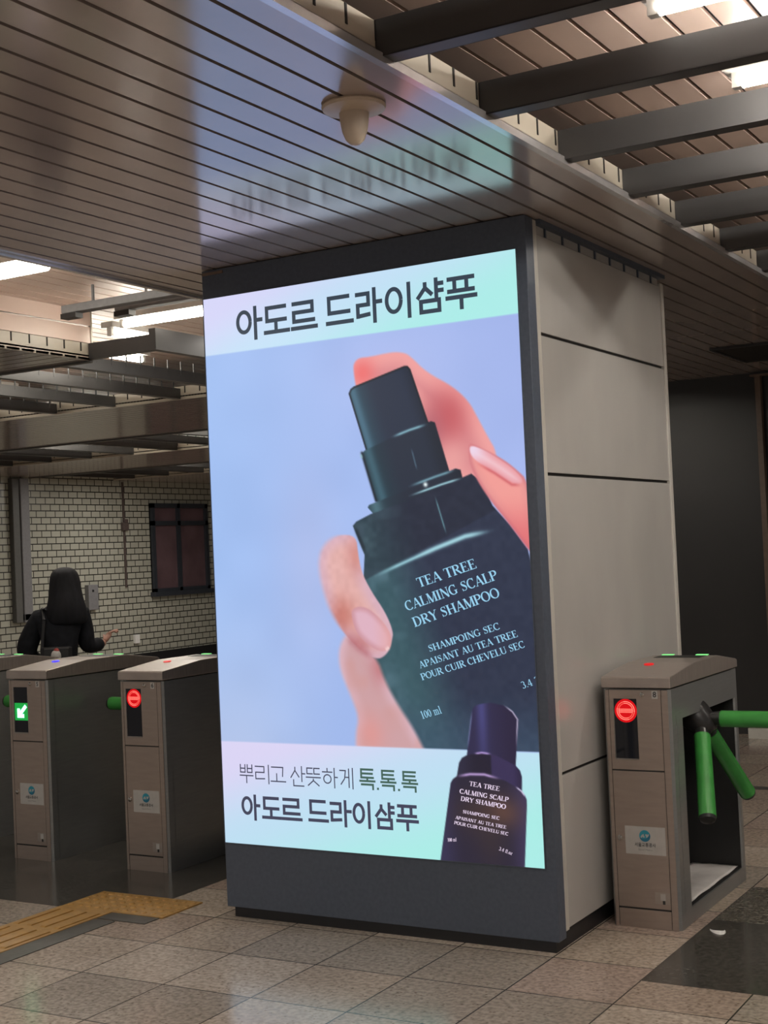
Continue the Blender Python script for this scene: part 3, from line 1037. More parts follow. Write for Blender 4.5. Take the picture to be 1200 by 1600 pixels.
# headline
xs = [('a', .1684, .304), ('do', .3085, .4400), ('reu', .4440, .5765), ('deu', .6152, .7480), ('ra', .7579, .8827), ('i', .8942, 1.012), ('sya', 1.0296, 1.158), ('pu', 1.1639, 1.3011)]
for k, a, c in xs:
    v0, v1 = (.0600, .2020)
    if k in ('do', 'reu', 'deu'):
        v0, v1 = .0700, .1880
    elif k == 'pu':
        v0, v1 = .0680, .1975
    elif k == 'sya':
        v0, v1 = .0600, .1960
    write_syl(hl, k, (a, v0, c, v1), 0.0170)
hl.b.build('headline_lettering', M['t_dark'], sign)
l3 = Flat(0.0035)
for k, u0, v0, u1, v1 in [('a', .0925, 2.0966, .1895, 2.205), ('do', .1964, 2.1015, .2959, 2.1945), ('reu', .2960, 2.1020, .3985, 2.1945), ('deu', .4271, 2.1020, .5265, 2.1925),
                          ('ra', .5331, 2.0970, .6369, 2.2059), ('i', .6403, 2.0955, .7245, 2.2059), ('sya', .7397, 2.0955, .8356, 2.2037), ('pu', .8409, 2.1001, .9428, 2.2037)]:
    write_syl(l3, k, (u0, v0, u1, v1), 0.0132)
l3.b.build('slogan_lettering', M['t_dark2'], sign)
l2 = Flat(0.0035)
for k, u0, v0, u1, v1 in [('ppu', .0900, 1.9718, .1608, 2.0507), ('ri', .1690, 1.9701, .2407, 2.0507), ('go', .2473, 1.9729, .3251, 2.0412), ('san', .3458, 1.9691, .4214, 2.0528),
                          ('tteut', .4230, 1.9731, .4962, 2.0494), ('ha', .5028, 1.9699, .5779, 2.0524), ('ge', .5863, 1.9666, .6505, 2.0524)]:
    write_syl(l2, k, (u0, v0, u1, v1), 0.0050)
l2.b.build('tagline_lettering', M['t_dark2'], sign)
l2g = Flat(0.0035)
for k, u0, v0, u1, v1 in [('tok', .6789, 1.9663, .7538, 2.0509), ('tok', .7760, 1.9680, .8496, 2.051), ('tok', .8724, 1.9687, .9469, 2.0516)]:
    write_syl(l2g, k, (u0, v0, u1, v1), 0.0085)
for u, v in ((.7595, 2.0400), (.8555, 2.0400)):
    l2g.poly([(u, v), (u + .009, v), (u + .009, v + .009), (u, v + .009)])
l2g.b.build('tagline_lettering', M['t_green'], sign)

# serif lettering on the bottles
TH, TN, SF = 0.17, 0.06, 0.05


def arc(cx, cy, rx, ry, a0, a1, wt, wn, n=20):
    pts, ws = [], []
    for a in np.linspace(math.radians(a0), math.radians(a1), n):
        pts.append((cx + rx * math.cos(a), cy + ry * math.sin(a)))
        ws.append(wn + (wt - wn) * abs(math.cos(a)) ** 1.3)
    return ('rib', pts, ws)


def rect(x0, y0, x1, y1):
    return ('poly', [(x0, y0), (x1, y0), (x1, y1), (x0, y1)])


def stem(x, y0=0., y1=1., wd=TH, foot=True, head=True):
    r = [rect(x - wd / 2, y0, x + wd / 2, y1)]
    if foot:
        r.append(rect(x - wd / 2 - .08, y0, x + wd / 2 + .08, y0 + SF))
    if head:
        r.append(rect(x - wd / 2 - .08, y1 - SF, x + wd / 2 + .08, y1))
    return r


def dg(x0, y0, x1, y1, wd):
    return ('rib', [(x0, y0), (x1, y1)], [wd, wd])


def feet(x, y, h=.14):
    return rect(x - h, y, x + h, y + SF)


GL = {
    'T': (.78, stem(.39, head=False) + [rect(.02, .94, .76, 1), rect(.02, .78, .07, 1), rect(.71, .78, .76, 1)]),
    'E': (.72, stem(.16) + [rect(.16, .94, .62, 1), rect(.16, 0, .64, .06), rect(.16, .48, .48, .54), rect(.57, .78, .62, 1), rect(.60, 0, .65, .24), rect(.44, .40, .48, .62)]),
    'A': (.82, [dg(.10, 0, .41, 1, TN), dg(.41, 1, .70, 0, TH), rect(.2, .30, .6, .36), feet(.11, 0, .11), feet(.70, 0, .13)]),
    'R': (.82, stem(.16) + [arc(.34, .745, .26, .23, -90, 90, TH, TN), rect(.16, .945, .36, 1), rect(.16, .49, .36, .54), dg(.36, .52, .72, .02, TH * .9), feet(.72, 0, .09)]),
    'P': (.68, stem(.16) + [arc(.34, .72, .27, .25, -90, 90, TH, TN), rect(.16, .94, .36, 1), rect(.16, .44, .36, .49)]),
    'D': (.86, stem(.16) + [arc(.34, .5, .39, .475, -90, 90, TH, TN), rect(.16, .945, .36, 1), rect(.16, 0, .36, .055)]),
    'C': (.78, [arc(.42, .5, .34, .475, 48, 318, TH, TN, 28), rect(.64, .70, .69, 1)]),
    'G': (.86, [arc(.42, .5, .34, .475, 48, 318, TH, TN, 28), rect(.64, .70, .69, 1)] + [rect(.58, .06, .73, .42), rect(.50, .38, .81, .43)]),
    'L': (.68, stem(.16) + [rect(.16, 0, .62, .06), rect(.58, 0, .63, .28)]),
    'I': (.40, stem(.20)),
    'M': (1.0, stem(.14, wd=TN) + [dg(.17, 1, .48, .0, TH), dg(.48, 0, .82, 1, TN)] + stem(.84)),
    'N': (.86, stem(.14, wd=TN) + [dg(.14, 1, .72, .0, TH)] + stem(.72, wd=TN, foot=False)),
    'H': (.88, stem(.17) + stem(.71) + [rect(.17, .48, .71, .54)]),
    'S': (.62, [('rib', [(.50, .80), (.45, .92), (.31, .965), (.17, .90), (.12, .77), (.19, .64), (.31, .54), (.43, .44), (.50, .31), (.46, .13), (.31, .035), (.16, .08), (.10, .22)],
                 [.05, .05, .05, .08, .13, .17, .18, .17, .13, .08, .05, .05, .05]), rect(.48, .72, .53, 1), rect(.07, 0, .12, .28)]),
    'Y': (.78, [dg(.10, 1, .40, .46, TH), dg(.70, 1, .40, .46, TN), rect(.32, 0, .48, .5), feet(.40, 0, .15), feet(.11, .95, .13), feet(.68, .95, .11)]),
    'O': (.86, [arc(.43, .5, .34, .475, 0, 360, TH, TN, 33)]),
    'U': (.84, stem(.17, y0=.3, foot=False) + stem(.69, y0=.3, wd=TN, foot=False) + [arc(.43, .30, .26, .27, 180, 360, TH * .8, TN)]),
    'V': (.80, [dg(.12, 1, .42, 0, TH), dg(.42, 0, .70, 1, TN), feet(.12, .95, .13), feet(.69, .95, .11)]),
    '1': (.5, stem(.25, head=False, wd=.14) + [dg(.10, .84, .25, .96, .06)]),
    '0': (.56, [arc(.28, .48, .19, .45, 0, 360, .13, .05, 29)]),
    '3': (.56, [arc(.24, .73, .18, .22, -80, 150, .12, .05), arc(.24, .26, .21, .25, -150, 80, .13, .05)]),
    '4': (.58, [rect(.34, 0, .46, .95), dg(.36, .93, .05, .30, .06), rect(.03, .24, .56, .31), rect(.24, 0, .55, .04)]),
    '.': (.28, [rect(.09, 0, .20, .11)]),
    'm': (.86, stem(.14, y1=.66, wd=.11) + stem(.42, y1=.55, wd=.11, head=False) + stem(.70, y1=.55, wd=.11, head=False) + [arc(.28, .5, .14, .14, 0, 180, .10, .05), arc(.56, .5, .14, .14, 0, 180, .10, .05)]),
    'l': (.34, stem(.17, wd=.12, head=False) + [rect(.06, .94, .2, 1)]),
    'f': (.36, [rect(.12, 0, .24, .8), arc(.30, .80, .12, .17, 60, 180, .11, .06), rect(.03, .60, .36, .66), feet(.18, 0, .14)]),
    'o': (.56, [arc(.28, .33, .19, .30, 0, 360, .12, .05, 25)]),
    'z': (.50, [rect(.06, .60, .44, .66), rect(.06, 0, .44, .06), dg(.40, .62, .10, .04, .09)]),
    ' ': (.36, []),
}


def serif_line(fl, s, a, b, cap, bold=1.0, clip=None, slant=0.0):
    total = sum(GL[ch][0] for ch in s)
    a, b = np.array(a), np.array(b)
    dvec = (b - a)
    ex = dvec / total
    n = dvec / np.linalg.norm(dvec)
    eu = np.array([n[1], -n[0]]) * cap + n * slant * cap
    x = 0.0
    for ch in s:
        adv, pr = GL[ch]
        for p in pr:
            if p[0] == 'poly':
                q = [a + ex * (x + px) + eu * py for px, py in p[1]]
                if clip and max(k[0] for k in q) > clip:
                    continue
                fl.poly(q)
            else:
                q = [a + ex * (x + px) + eu * py for px, py in p[1]]
                if clip and max(k[0] for k in q) > clip:
                    continue
                sc = (np.linalg.norm(ex) + cap) / 2 * bold
                fl.rib(q, [wv * sc for wv in p[2]])
        x += adv


bl = Flat(0.0030)
for s, a, b, cap in [('TEA TREE', (.9896, 1.2555), (1.248, 1.1861), .0385), ('CALMING SCALP', (.9315, 1.3453), (1.3336, 1.2318), .0385), ('DRY SHAMPOO', (.9641, 1.4082), (1.3393, 1.2973), .0385),
                     ('SHAMPOING SEC', (1.024, 1.5052), (1.3329, 1.4189), .0265), ('APAISANT AU TEA TREE', (.9794, 1.5689), (1.4049, 1.4481), .0265), ('POUR CUIR CHEVELU SEC', (.9858, 1.615), (1.4319, 1.4878), .0265),
                     ('100 ml', (.978, 1.7651), (1.0674, 1.7403), .031)]:
    serif_line(bl, s, a, b, cap, slant=-0.10)
serif_line(bl, '3.4 f', (1.4128, 1.6426), (1.4760, 1.6225), .027, clip=1.466, slant=-0.10)
bl.b.build('bottle_lettering', M['t_cyan'], sign)
bs = Flat(0.0032)
for s, a, b, cap in [('TEA TREE', (1.1683, 2.0133), (1.2962, 2.0282), .0175), ('CALMING SCALP', (1.1258, 2.0440), (1.33, 2.0665), .0175), ('DRY SHAMPOO', (1.129, 2.0720), (1.3182, 2.0941), .0175),
                     ('SHAMPOING SEC', (1.1354, 2.1190), (1.2903, 2.1364), .0125), ('APAISANT AU TEA TREE', (1.1027, 2.1430), (1.3168, 2.1683), .0125), ('POUR CUIR CHEVELU SEC', (1.0962, 2.1630), (1.3234, 2.1929), .0125),
                     ('100 ml', (1.0649, 2.2325), (1.1039, 2.2285), .0140), ('3.4 fl.oz', (1.2809, 2.2495), (1.3354, 2.2650), .0140)]:
    serif_line(bs, s, a, b, cap, bold=1.35, slant=0.08)
bs.b.build('bottle_lettering', M['t_pink'], sign)

# ------------------------------------------------------------------ ticket gates
GW, GD = 0.275, 0.89


def make_gate(loc, label, side, number, lit, lamp):
    """side = +1: turnstile on the right (+x) face, -1: on the left"""
    g = thing('ticket_gate', loc, label, 'ticket gate', group='ticket gates of the fare line')
    h = GW / 2
    b = MB()
    # front and back columns, far wall, top and bottom of the open side
    b.cbox(-h, 0.0, 0.0, h, 0.062, 0.925, 0.010)
    b.cbox(-h, GD - 0.05, 0.0, h, GD, 0.925, 0.010)
    b.box(*((-h, 0.05, 0.0, -h + 0.03) if side > 0 else (h - 0.03, 0.05, 0.0, h)), GD - 0.04, 0.925)
    ia, ib = (-h + 0.025, h) if side > 0 else (-h, h - 0.025)
    b.box(ia, 0.05, 0.80, ib, GD - 0.04, 0.924)
    b.box(ia, 0.05, 0.001, ib, GD - 0.04, 0.062)
    # post beside the opening
    sx0, sx1 = (h - 0.02, h) if side > 0 else (-h, -h + 0.02)
    b.box(sx0 - 0.0006, 0.055, 0.05, sx1 + 0.0006, 0.13, 0.82)
    b.box(-h + 0.012, -0.0006, 0.004, h - 0.012, 0.002, 0.924, 1)      # dark gap behind the doors
    g_body = b.build('body', [M['steel_side'], M['recess']], g)
    r = MB()
    x_in = -side * (h - 0.035)
    r.box(min(x_in, x_in + side * 0.005), 0.063, 0.063, max(x_in, x_in + side * 0.005), GD - 0.051, 0.80)
    r.box(-h + 0.03, 0.0625, 0.0625, h - 0.012, 0.068, 0.80)
    r.box(-h + 0.03, GD - 0.056, 0.0625, h - 0.006, GD - 0.051, 0.80)
    r.box(-h + 0.03, 0.0625, 0.0622, h - 0.006, GD - 0.051, 0.064)
    r.build('recess_lining', M['recess'], g)
    # front plate surround
    fs = MB()
    fs.box(-h + 0.010, -0.004, 0.0, -h + 0.024, 0.0, 0.922)
    fs.box(h - 0.036, -0.004, 0.0, h - 0.010, 0.0, 0.922)
    fs.build('front_frame', M['steel'], g, bevel=0.0015)
    x0, x1 = -h + 0.026, h - 0.038
    tp = MB()
    tp.box(x0, -0.002, 0.0, x1, 0.0, 0.071)
    tp.build('toe_plate', M['steel'], g, bevel=0.001)
    ld = MB()
    ld.box(x0, -0.003, 0.078, x1, 0.0, 0.606)
    low = ld.build('lower_door', M['steel'], g, bevel=0.001)
    lk = MB()
    lk.lathe([(0.011, 0), (0.011, 0.004), (0.006, 0.006)], (x0 + 0.018, -0.003, 0.345), (0, -1, 0), 16)
    lk.build('lock', M['chrome'], low, smooth=True)
    st = MB()
    st.box(-0.072, -0.0036, 0.285, 0.091, -0.003, 0.393)
    sk = st.build('logo_sticker', M['paper'], low)
    # round wave emblem and two lines of lettering, all on the sticker
    em = MB()
    cx, cz, rr_ = 0.008, 0.357, 0.0225
    for (a0, a1, mi) in ((20, 200, 0), (200, 380, 1)):
        pts = []
        for a in np.linspace(math.radians(a0), math.radians(a1), 17):
            pts.append((cx + rr_ * math.cos(a), cz + rr_ * math.sin(a)))
        for k in range(16):
            f0, f1 = k / 16, (k + 1) / 16
            w0, w1 = 0.004 + 0.010 * math.sin(math.pi * f0), 0.004 + 0.010 * math.sin(math.pi * f1)
            p0, p1 = np.array(pts[k]), np.array(pts[k + 1])
            c0 = np.array([cx, cz])
            q0 = p0 + (c0 - p0) / rr_ * w0
            q1 = p1 + (c0 - p1) / rr_ * w1
            em.quad((p0[0], -0.0040, p0[1]), (p1[0], -0.0040, p1[1]), (q1[0], -0.0040, q1[1]), (q0[0], -0.0040, q0[1]), mi)
    spts = [(cx - .012, cz - .006), (cx - .004, cz - .010), (cx + .004, cz - .006), (cx + .0, cz + .002), (cx - .002, cz + .007), (cx + .006, cz + .011), (cx + .013, cz + .007)]
    for k in range(6):
        p0, p1 = np.array(spts[k]), np.array(spts[k + 1])
        d = (p1 - p0) / np.linalg.norm(p1 - p0)
        nn = np.array([-d[1], d[0]]) * 0.0028
        em.quad(*[(p[0], -0.0041, p[1]) for p in (p0 + nn, p1 + nn, p1 - nn, p0 - nn)], 0)
    e = em.build('emblem', [M['teal'], M['tealdk']], low)
    text_mesh('sticker_lettering', '서울교통공사', 0.017, M['ink'], low, (cx, -0.0041, 0.3215), (1, 0, 0), (0, 0, 1), width=0.086, bold=0.0002)
    text_mesh('sticker_lettering', 'Seoul Metro', 0.0105, M['inkg'], low, (cx, -0.0041, 0.3035), (1, 0, 0), (0, 0, 1), width=0.056)
    s2 = MB()
    s2.box(0.038, -0.0036, 0.098, 0.098, -0.003, 0.143)
    s2.box(0.060, -0.0040, 0.112, 0.080, -0.0036, 0.138, 1)
    s2.box(0.068, -0.0046, 0.098, 0.078, -0.0040, 0.112, 2)
    s2.build('latch_plate', [M['steel_cap'], M['paper'], M['rubber']], low)
    ud = MB()
    zt = 0.922
    dx0, dx1, dz0, dz1 = -0.093, 0.001, 0.655, 0.888
    ud.box(x0, -0.003, 0.612, x1, 0.0, dz0)
    ud.box(x0, -0.003, dz1, x1, 0.0, zt)
    ud.box(x0, -0.003, dz0, dx0, 0.0, dz1)
    ud.box(dx1, -0.003, dz0, x1, 0.0, dz1)
    upd = ud.build('upper_door', M['steel'], g)
    nb = MB()
    nb.box(0.064, -0.0045, 0.889, 0.088, -0.003, 0.920)
    nb.build('number_plate', M['paper'], upd)
    if number:
        text_mesh('number_lettering', number, 0.030, M['ink'], upd, (0.076, -0.0048, 0.9045), (1, 0, 0), (0, 0, 1), bold=0.0006)
    l2_ = MB()
    l2_.lathe([(0.009, 0), (0.009, 0.003), (0.004, 0.005)], (0.024, -0.003, 0.905), (0, -1, 0), 14)
    l2_.build('lock', M['chrome'], upd, smooth=True)
    dsp = MB()
    dsp.box(dx0, -0.0018, dz0, dx1, -0.0007, dz1)
    dp = dsp.build('display', M['glass'], g)
    rim = MB()
    rim.box(dx0, -0.0055, dz0 - 0.004, dx1, -0.003, dz0)
    rim.box(dx0 - 0.003, -0.0050, dz0, dx0, -0.003, dz1)
    rim.build('display_rim', M['chrome'], g)
    if lit == 'red':
        lm = MB()
        cx2, cz2 = -0.045, 0.841
        n = 40
        R0 = 0.046
        ring_pts = [(min(dx1, max(dx0, cx2 + R0 * math.cos(2 * math.pi * k / n))), min(dz1, cz2 + R0 * math.sin(2 * math.pi * k / n))) for k in range(n)]
        lm.add([(x, -0.0020, z) for x, z in ring_pts], [tuple(range(n))], 0)

        def annulus(ra, rb, gaps):
            for k in range(72):
                a0, a1 = 2 * math.pi * k / 72, 2 * math.pi * (k + 0.97) / 72
                dd = math.degrees(a0)
                if gaps and (any(lo <= dd <= hi for lo, hi in gaps)) and k % 2:
                    continue
                q = [(cx2 + ra * math.cos(a0), cz2 + ra * math.sin(a0)), (cx2 + ra * math.cos(a1), cz2 + ra * math.sin(a1)),
                     (cx2 + rb * math.cos(a1), cz2 + rb * math.sin(a1)), (cx2 + rb * math.cos(a0), cz2 + rb * math.sin(a0))]
                lm.add([(x, -0.0026, z) for x, z in q], [(0, 1, 2, 3)], 1)
        annulus(0.034, 0.037, ((100, 160), (290, 345)))
        annulus(0.0275, 0.0300, ((100, 160), (290, 345)))
        for zz in (-0.0075, -0.001, 0.0055):
            lm.box(cx2 - 0.0275, -0.0028, cz2 + zz, cx2 + 0.0275, -0.0026, cz2 + zz + 0.0018, 1)
        for k in range(9):
            lm.box(cx2 - 0.026 + k * 0.0061, -0.0028, cz2 - 0.0065, cx2 - 0.0245 + k * 0.0061, -0.0026, cz2 + 0.0065, 1)
        lm.build('no_entry_light', [M['red'], M['redhi']], dp)
    elif lit == 'green':
        lm = MB()
        cx2, cz2 = -0.044, 0.755
        lm.box(dx0 + 0.002, -0.0022, 0.716, dx1 - 0.001, -0.0018, 0.806, 0)
        Rr = 0.034

        def rotq(pts):
            # arrow drawn pointing down, turned to point down-left
            a = math.radians(-45)
            return [(cx2 + x * math.cos(a) - z * math.sin(a), -0.0028, cz2 + 0.004 + x * math.sin(a) + z * math.cos(a)) for x, z in pts]
        lm.add(rotq([(-0.010, 0.046), (0.010, 0.046), (0.010, -0.02), (-0.010, -0.02)]), [(0, 1, 2, 3)], 1)
        lm.add(rotq([(0.0, -0.042), (0.034, -0.008), (0.020, 0.006), (0.0, -0.014), (-0.020, 0.006), (-0.034, -0.008)]), [(0, 1, 2, 3), (0, 3, 4, 5)], 1)
        lm.build('entry_arrow_light', [M['greenbg'], M['greenhi']], dp)
    # cap: raised in the middle, sloping down to both ends
    cp = MB()
    e = 0.004
    prof = [(-0.006, 0.930), (-0.006, 0.968), (0.0, 0.974), (0.30, 1.004), (0.62, 1.004), (GD - 0.01, 0.968), (GD + 0.006, 0.962), (GD + 0.006, 0.930)]
    cp.prism_x(prof, -h - e, h + e)
    cap = cp.build('cap', M['steel_cap'], g, bevel=0.003)
    ld_ = MB()
    zc_ = 0.974 + 0.030 * (0.25 / 0.30)
    ld_.lathe([(0.020, -0.001), (0.020, 0.0035)], (-0.03, 0.245, zc_ - 0.0005), (0, -0.1, 1), 24)
    if lamp:
        ld_.build('status_light', M[lamp], cap)
    for gx in (-0.105, 0.045):
        MB().box(gx, 0.62, 1.004, gx + 0.05, 0.645, 1.007).build('reader_light', M['greenbar'], cap)
    rd = MB()
    rd.box(-0.10, 0.50, 1.003, 0.10, 0.60, 1.0055)
    rd.build('card_reader', M['recess'], cap)
    # turnstile
    hy = 0.40 if side > 0 else 0.38
    hub = Vector((side * (h - 0.012), hy, 0.752))
    hm = MB()
    a_ = Vector((side, 0, -1)).normalized()
    hm.lathe([(0.070, -0.10), (0.068, -0.03), (0.060, 0.010), (0.048, 0.045), (0.028, 0.062)], hub, a_, 28)
    hb_ = hm.build('turnstile_hub', M['hub'], g, smooth=True)
    dirs = [Vector((side, 0, 0.0)), Vector((0.21 if side > 0 else -0.02, -0.61, -0.76)), Vector((0.21 if side > 0 else -0.02, 0.61, -0.76))]
    AL = 0.455 if side > 0 else 0.405
    for d in dirs:
        d = d.normalized()
        am = MB()
        p0, p1 = hub + d * 0.085 + Vector((0, 0, 0.013)), hub + d * AL + Vector((0, 0, 0.013))
        am.tube(p0, p1, 0.0335, 0.0345, 24)
        ao = am.build('arm', M['greenarm'], g, smooth=True)
        ec = MB()
        MB().tube(hub + d * 0.04 + Vector((0, 0, 0.013)), p0, 0.026, 0.031, 20).build('arm_collar', M['hub'], ao, smooth=True)
        ec.lathe([(0.0340, 0), (0.030, 0.013), (0.016, 0.021)], p1, d, 20)
        ec.build('arm_tip', M['rubber'], ao, smooth=True)
    return g


make_gate((-1.9175, 5.165, 0), 'steel ticket gate numbered 8 with open side, right of the screen column', 1, '8', 'red', 'red')
make_gate((-4.4975, 5.263, 0), 'steel ticket gate numbered 6 with red light, left of the advertising screen', -1, '6', 'red', 'red')
make_gate((-5.259, 5.263, 0), 'steel ticket gate numbered 5 with green arrow, in front of the person', -1, '5', 'green', 'bluehi')
make_gate((-6.02, 5.263, 0), 'dark side of the ticket gate farthest left, beside the gate with green arrow', -1, '', None, None)

# added white sheet standing for light reflected in the base of gate 8
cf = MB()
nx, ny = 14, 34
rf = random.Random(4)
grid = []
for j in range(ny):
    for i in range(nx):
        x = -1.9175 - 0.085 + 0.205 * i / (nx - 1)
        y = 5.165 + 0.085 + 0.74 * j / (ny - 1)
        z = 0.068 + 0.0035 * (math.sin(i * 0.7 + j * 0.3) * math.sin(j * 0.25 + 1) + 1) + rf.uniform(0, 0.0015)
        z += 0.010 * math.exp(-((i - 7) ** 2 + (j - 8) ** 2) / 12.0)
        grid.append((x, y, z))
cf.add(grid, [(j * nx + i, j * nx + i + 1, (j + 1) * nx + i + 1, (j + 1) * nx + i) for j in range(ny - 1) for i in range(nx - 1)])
film = cf.build('reflection_sheet', M['reflection'], smooth=True)
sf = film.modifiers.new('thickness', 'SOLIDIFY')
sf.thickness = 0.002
tag(film, 'added sheet for the white plastic film lying in the open base of gate 8', 'plastic film')

# curled scrap of white paper on the dark stone slab
cs = MB()
n = 18
vs, fs = [], []
for k in range(n):
    th = math.radians(165 + 190 * k / (n - 1))
    wd = 0.0015 + 0.009 * math.sin(math.pi * k / (n - 1))
    for rr_, zz in ((0.027, 0.0015), (0.027 - wd, 0.0025 + wd * 0.8), (0.0275 - wd, 0.0032 + wd * 0.8), (0.0276, 0.0022)):
        a, c = rr_ * math.cos(th), rr_ * math.sin(th) * 2.3
        vs.append((-1.66 + 0.86 * a - 0.50 * c, 5.225 + 0.50 * a + 0.86 * c, zz))
for k in range(n - 1):
    for q in range(4):
        fs.append((k * 4 + q, k * 4 + (q + 1) % 4, (k + 1) * 4 + (q + 1) % 4, (k + 1) * 4 + q))
cs.add(vs, fs)
tag(cs.build('paper_scrap', M['paperw'], smooth=True), 'small curled white paper scrap on the dark floor slab', 'paper scrap')

# ------------------------------------------------------------------ tactile paving
tp_root = thing('tactile_tile', (-4.13, 4.715, 0), 'yellow tactile warning tiles with round studs before gate 6', 'tactile paving')
tb_ = MB()
tb_.box(-0.285, -0.138, 0.0005, 0.285, 0.138, 0.006)
for i in range(11):
    for j in range(5):
        tb_.lathe([(0.0145, 0), (0.011, 0.004), (0.006, 0.005)], (-0.26 + i * 0.052, -0.104 + j * 0.052, 0.006), n=10)
tb_.build('studded_plate', M['yellow'], tp_root)
td = MB()
td.box(0.012, -0.235, 0.0005, 0.27, -0.1385, 0.0035)
td.build('border_strip', M['tacedge'], tp_root)
tg_root = thing('tactile_guide_strip', (-4.27, 3.4, 0), 'yellow tactile guide strip with raised bars leading to the gates', 'tactile paving')
gb_ = MB()
gb_.box(-0.148, -1.5, 0.0005, 0.148, 1.176, 0.006)
for r_ in range(9):
    y0 = 1.15 - (r_ + 1) * 0.30
    for i in range(4):
        xx = -0.115 + i * 0.0765
        gb_.prism_x([(y0 + 0.02, 0.006), (y0 + 0.03, 0.0105), (y0 + 0.27, 0.0105), (y0 + 0.28, 0.006)], xx - 0.013, xx + 0.013)
gb_.build('ribbed_plate', M['yellow'], tg_root)
td = MB()
td.box(0.149, -1.5, 0.0005, 0.262, 1.066, 0.0035)
td.build('border_strip', M['tacedge'], tg_root)

# ------------------------------------------------------------------ ceiling baffles
ORD = ['first', 'second', 'third', 'fourth', 'fifth', 'sixth', 'seventh', 'eighth', 'ninth', 'tenth', 'eleventh', 'twelfth', 'thirteenth', 'fourteenth', 'fifteenth', 'sixteenth']


def baffle_mesh(name, length, along, tabs=True):
    ZB = 2.84 if along == 'X' else 2.822
    """folded metal baffle: U-shaped trough with hanger tabs on top"""
    b = MB()
    t, wd = 0.004, 0.03
    L = length
    if along == 'X':
        b.box(0, -wd, Z1 + 0.004, L, wd, Z1 + 0.008)
        b.box(0, -wd, Z1 + 0.004, L, -wd + t, ZB)
        b.box(0, wd - t, Z1 + 0.004, L, wd, ZB)
        b.box(0.0, -wd, Z1 + 0.004, 0.004, wd, ZB)
        q = 0.07 if tabs else L
        while q < L:
            b.box(q, -0.006, Z1 + 0.01, q + 0.012, 0.006, ZB + 0.05)
            q += 0.142
    else:
        b.box(-wd, 0, Z1 + 0.004, wd, L, Z1 + 0.008)
        b.box(-wd, 0, Z1 + 0.004, -wd + t, L, ZB)
        b.box(wd - t, 0, Z1 + 0.004, wd, L, ZB)
        q = 0.07
        while q < L:
            b.box(0.026, q, ZB - 0.03, 0.032, q + 0.010, ZB + 0.06)
            q += 0.142
    return b.build(name, M['baffle'])


ys = [2.44, 3.025, 3.61, 4.185, 4.77, 5.355, 5.955, 6.54, 7.12, 7.70]
bf = baffle_mesh('metal_baffle', 4.0, 'X', tabs=False)
for i, y in enumerate(ys):
    o = bf if i == 0 else bf.copy()
    if i:
        COL.objects.link(o)
    o.location = (XR + 0.002, y, 0)
    tag(o, ORD[i] + ' dark grey baffle butting the right edge of the slatted soffit, nearest end first', 'ceiling baffle', 'baffles in the right ceiling bay')
o = None
bl_ = baffle_mesh('metal_baffle', 2.0, 'Y')
xs = [-6.02, -6.66, -7.31, -7.93, -8.57, -9.20, -9.84, -10.48]
for i, x in enumerate(xs):
    o = bl_ if i == 0 else bl_.copy()
    if i:
        COL.objects.link(o)
    o.location = (x, 6.35, 0)
    tag(o, ORD[i] + ' dark grey baffle leftward from the box beam, before the first crossing soffit', 'ceiling baffle', 'baffles in the left ceiling bay')
bm_ = baffle_mesh('metal_baffle', 1.68, 'Y')
for i in range(12):
    o = bm_ if i == 0 else bm_.copy()
    if i:
        COL.objects.link(o)
    o.location = (-6.6 - 0.63 * i, 10.47, 0)
    tag(o, ORD[i] + ' dark grey baffle leftward from the screen, between the two crossing soffits', 'ceiling baffle', 'baffles in the middle ceiling bay')
for i in range(8):
    o = bm_.copy()
    COL.objects.link(o)
    o.location = (-8.9 - 0.63 * i, 13.91, 0)
    tag(o, ORD[i] + ' dark grey baffle leftward from the screen, between second and farthest soffits', 'ceiling baffle', 'baffles in the far ceiling bay')
# box-section beam beside the screen and its short cross piece
bx = MB()
bx.box(-5.22, 6.30, Z1 + 0.004, -5.17, 8.35, ZB + 0.03)
tag(bx.build('box_beam', M['baffle']), 'grey box beam running away beside the screen top', 'ceiling beam')
bx = MB()
bx.box(-5.695, 6.31, Z1 + 0.004, -5.222, 6.36, ZB)
tag(bx.build('cross_beam', M['baffle']), 'short dark cross beam left of the screen between soffit and box beam', 'ceiling beam')


# ------------------------------------------------------------------ fluorescent lamps
def make_lamp(loc, length, along, label, r=0.019):
    t = thing('fluorescent_lamp', loc, label, 'fluorescent lamp', group='fluorescent lamps')
    zt = (ZC if loc[0] > -3.6 else ZC + 0.04) - loc[2]

    def bx(a0, w0, z0, a1, w1, z1):
        return MB().box(a0, w0, z0, a1, w1, z1) if along == 'X' else MB().box(w0, a0, z0, w1, a1, z1)
    bx(-0.05, -0.045, 0.028, length + 0.05, 0.045, 0.062).build('lamp_body', M['lampbody'], t)
    e = (length, 0, 0) if along == 'X' else (0, length, 0)
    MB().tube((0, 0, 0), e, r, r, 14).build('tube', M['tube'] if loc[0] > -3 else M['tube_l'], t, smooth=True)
    for x in (-0.03, length):
        bx(x, -0.016, -0.02, x + 0.03, 0.016, 0.03).build('lamp_holder', M['lampbody'], t)
    for x in (0.1, length - 0.11):
        if zt > 0.063:
            bx(x, -0.006, 0.062, x + 0.012, 0.006, zt).build('hanger', M['lampbody'], t)
    return t


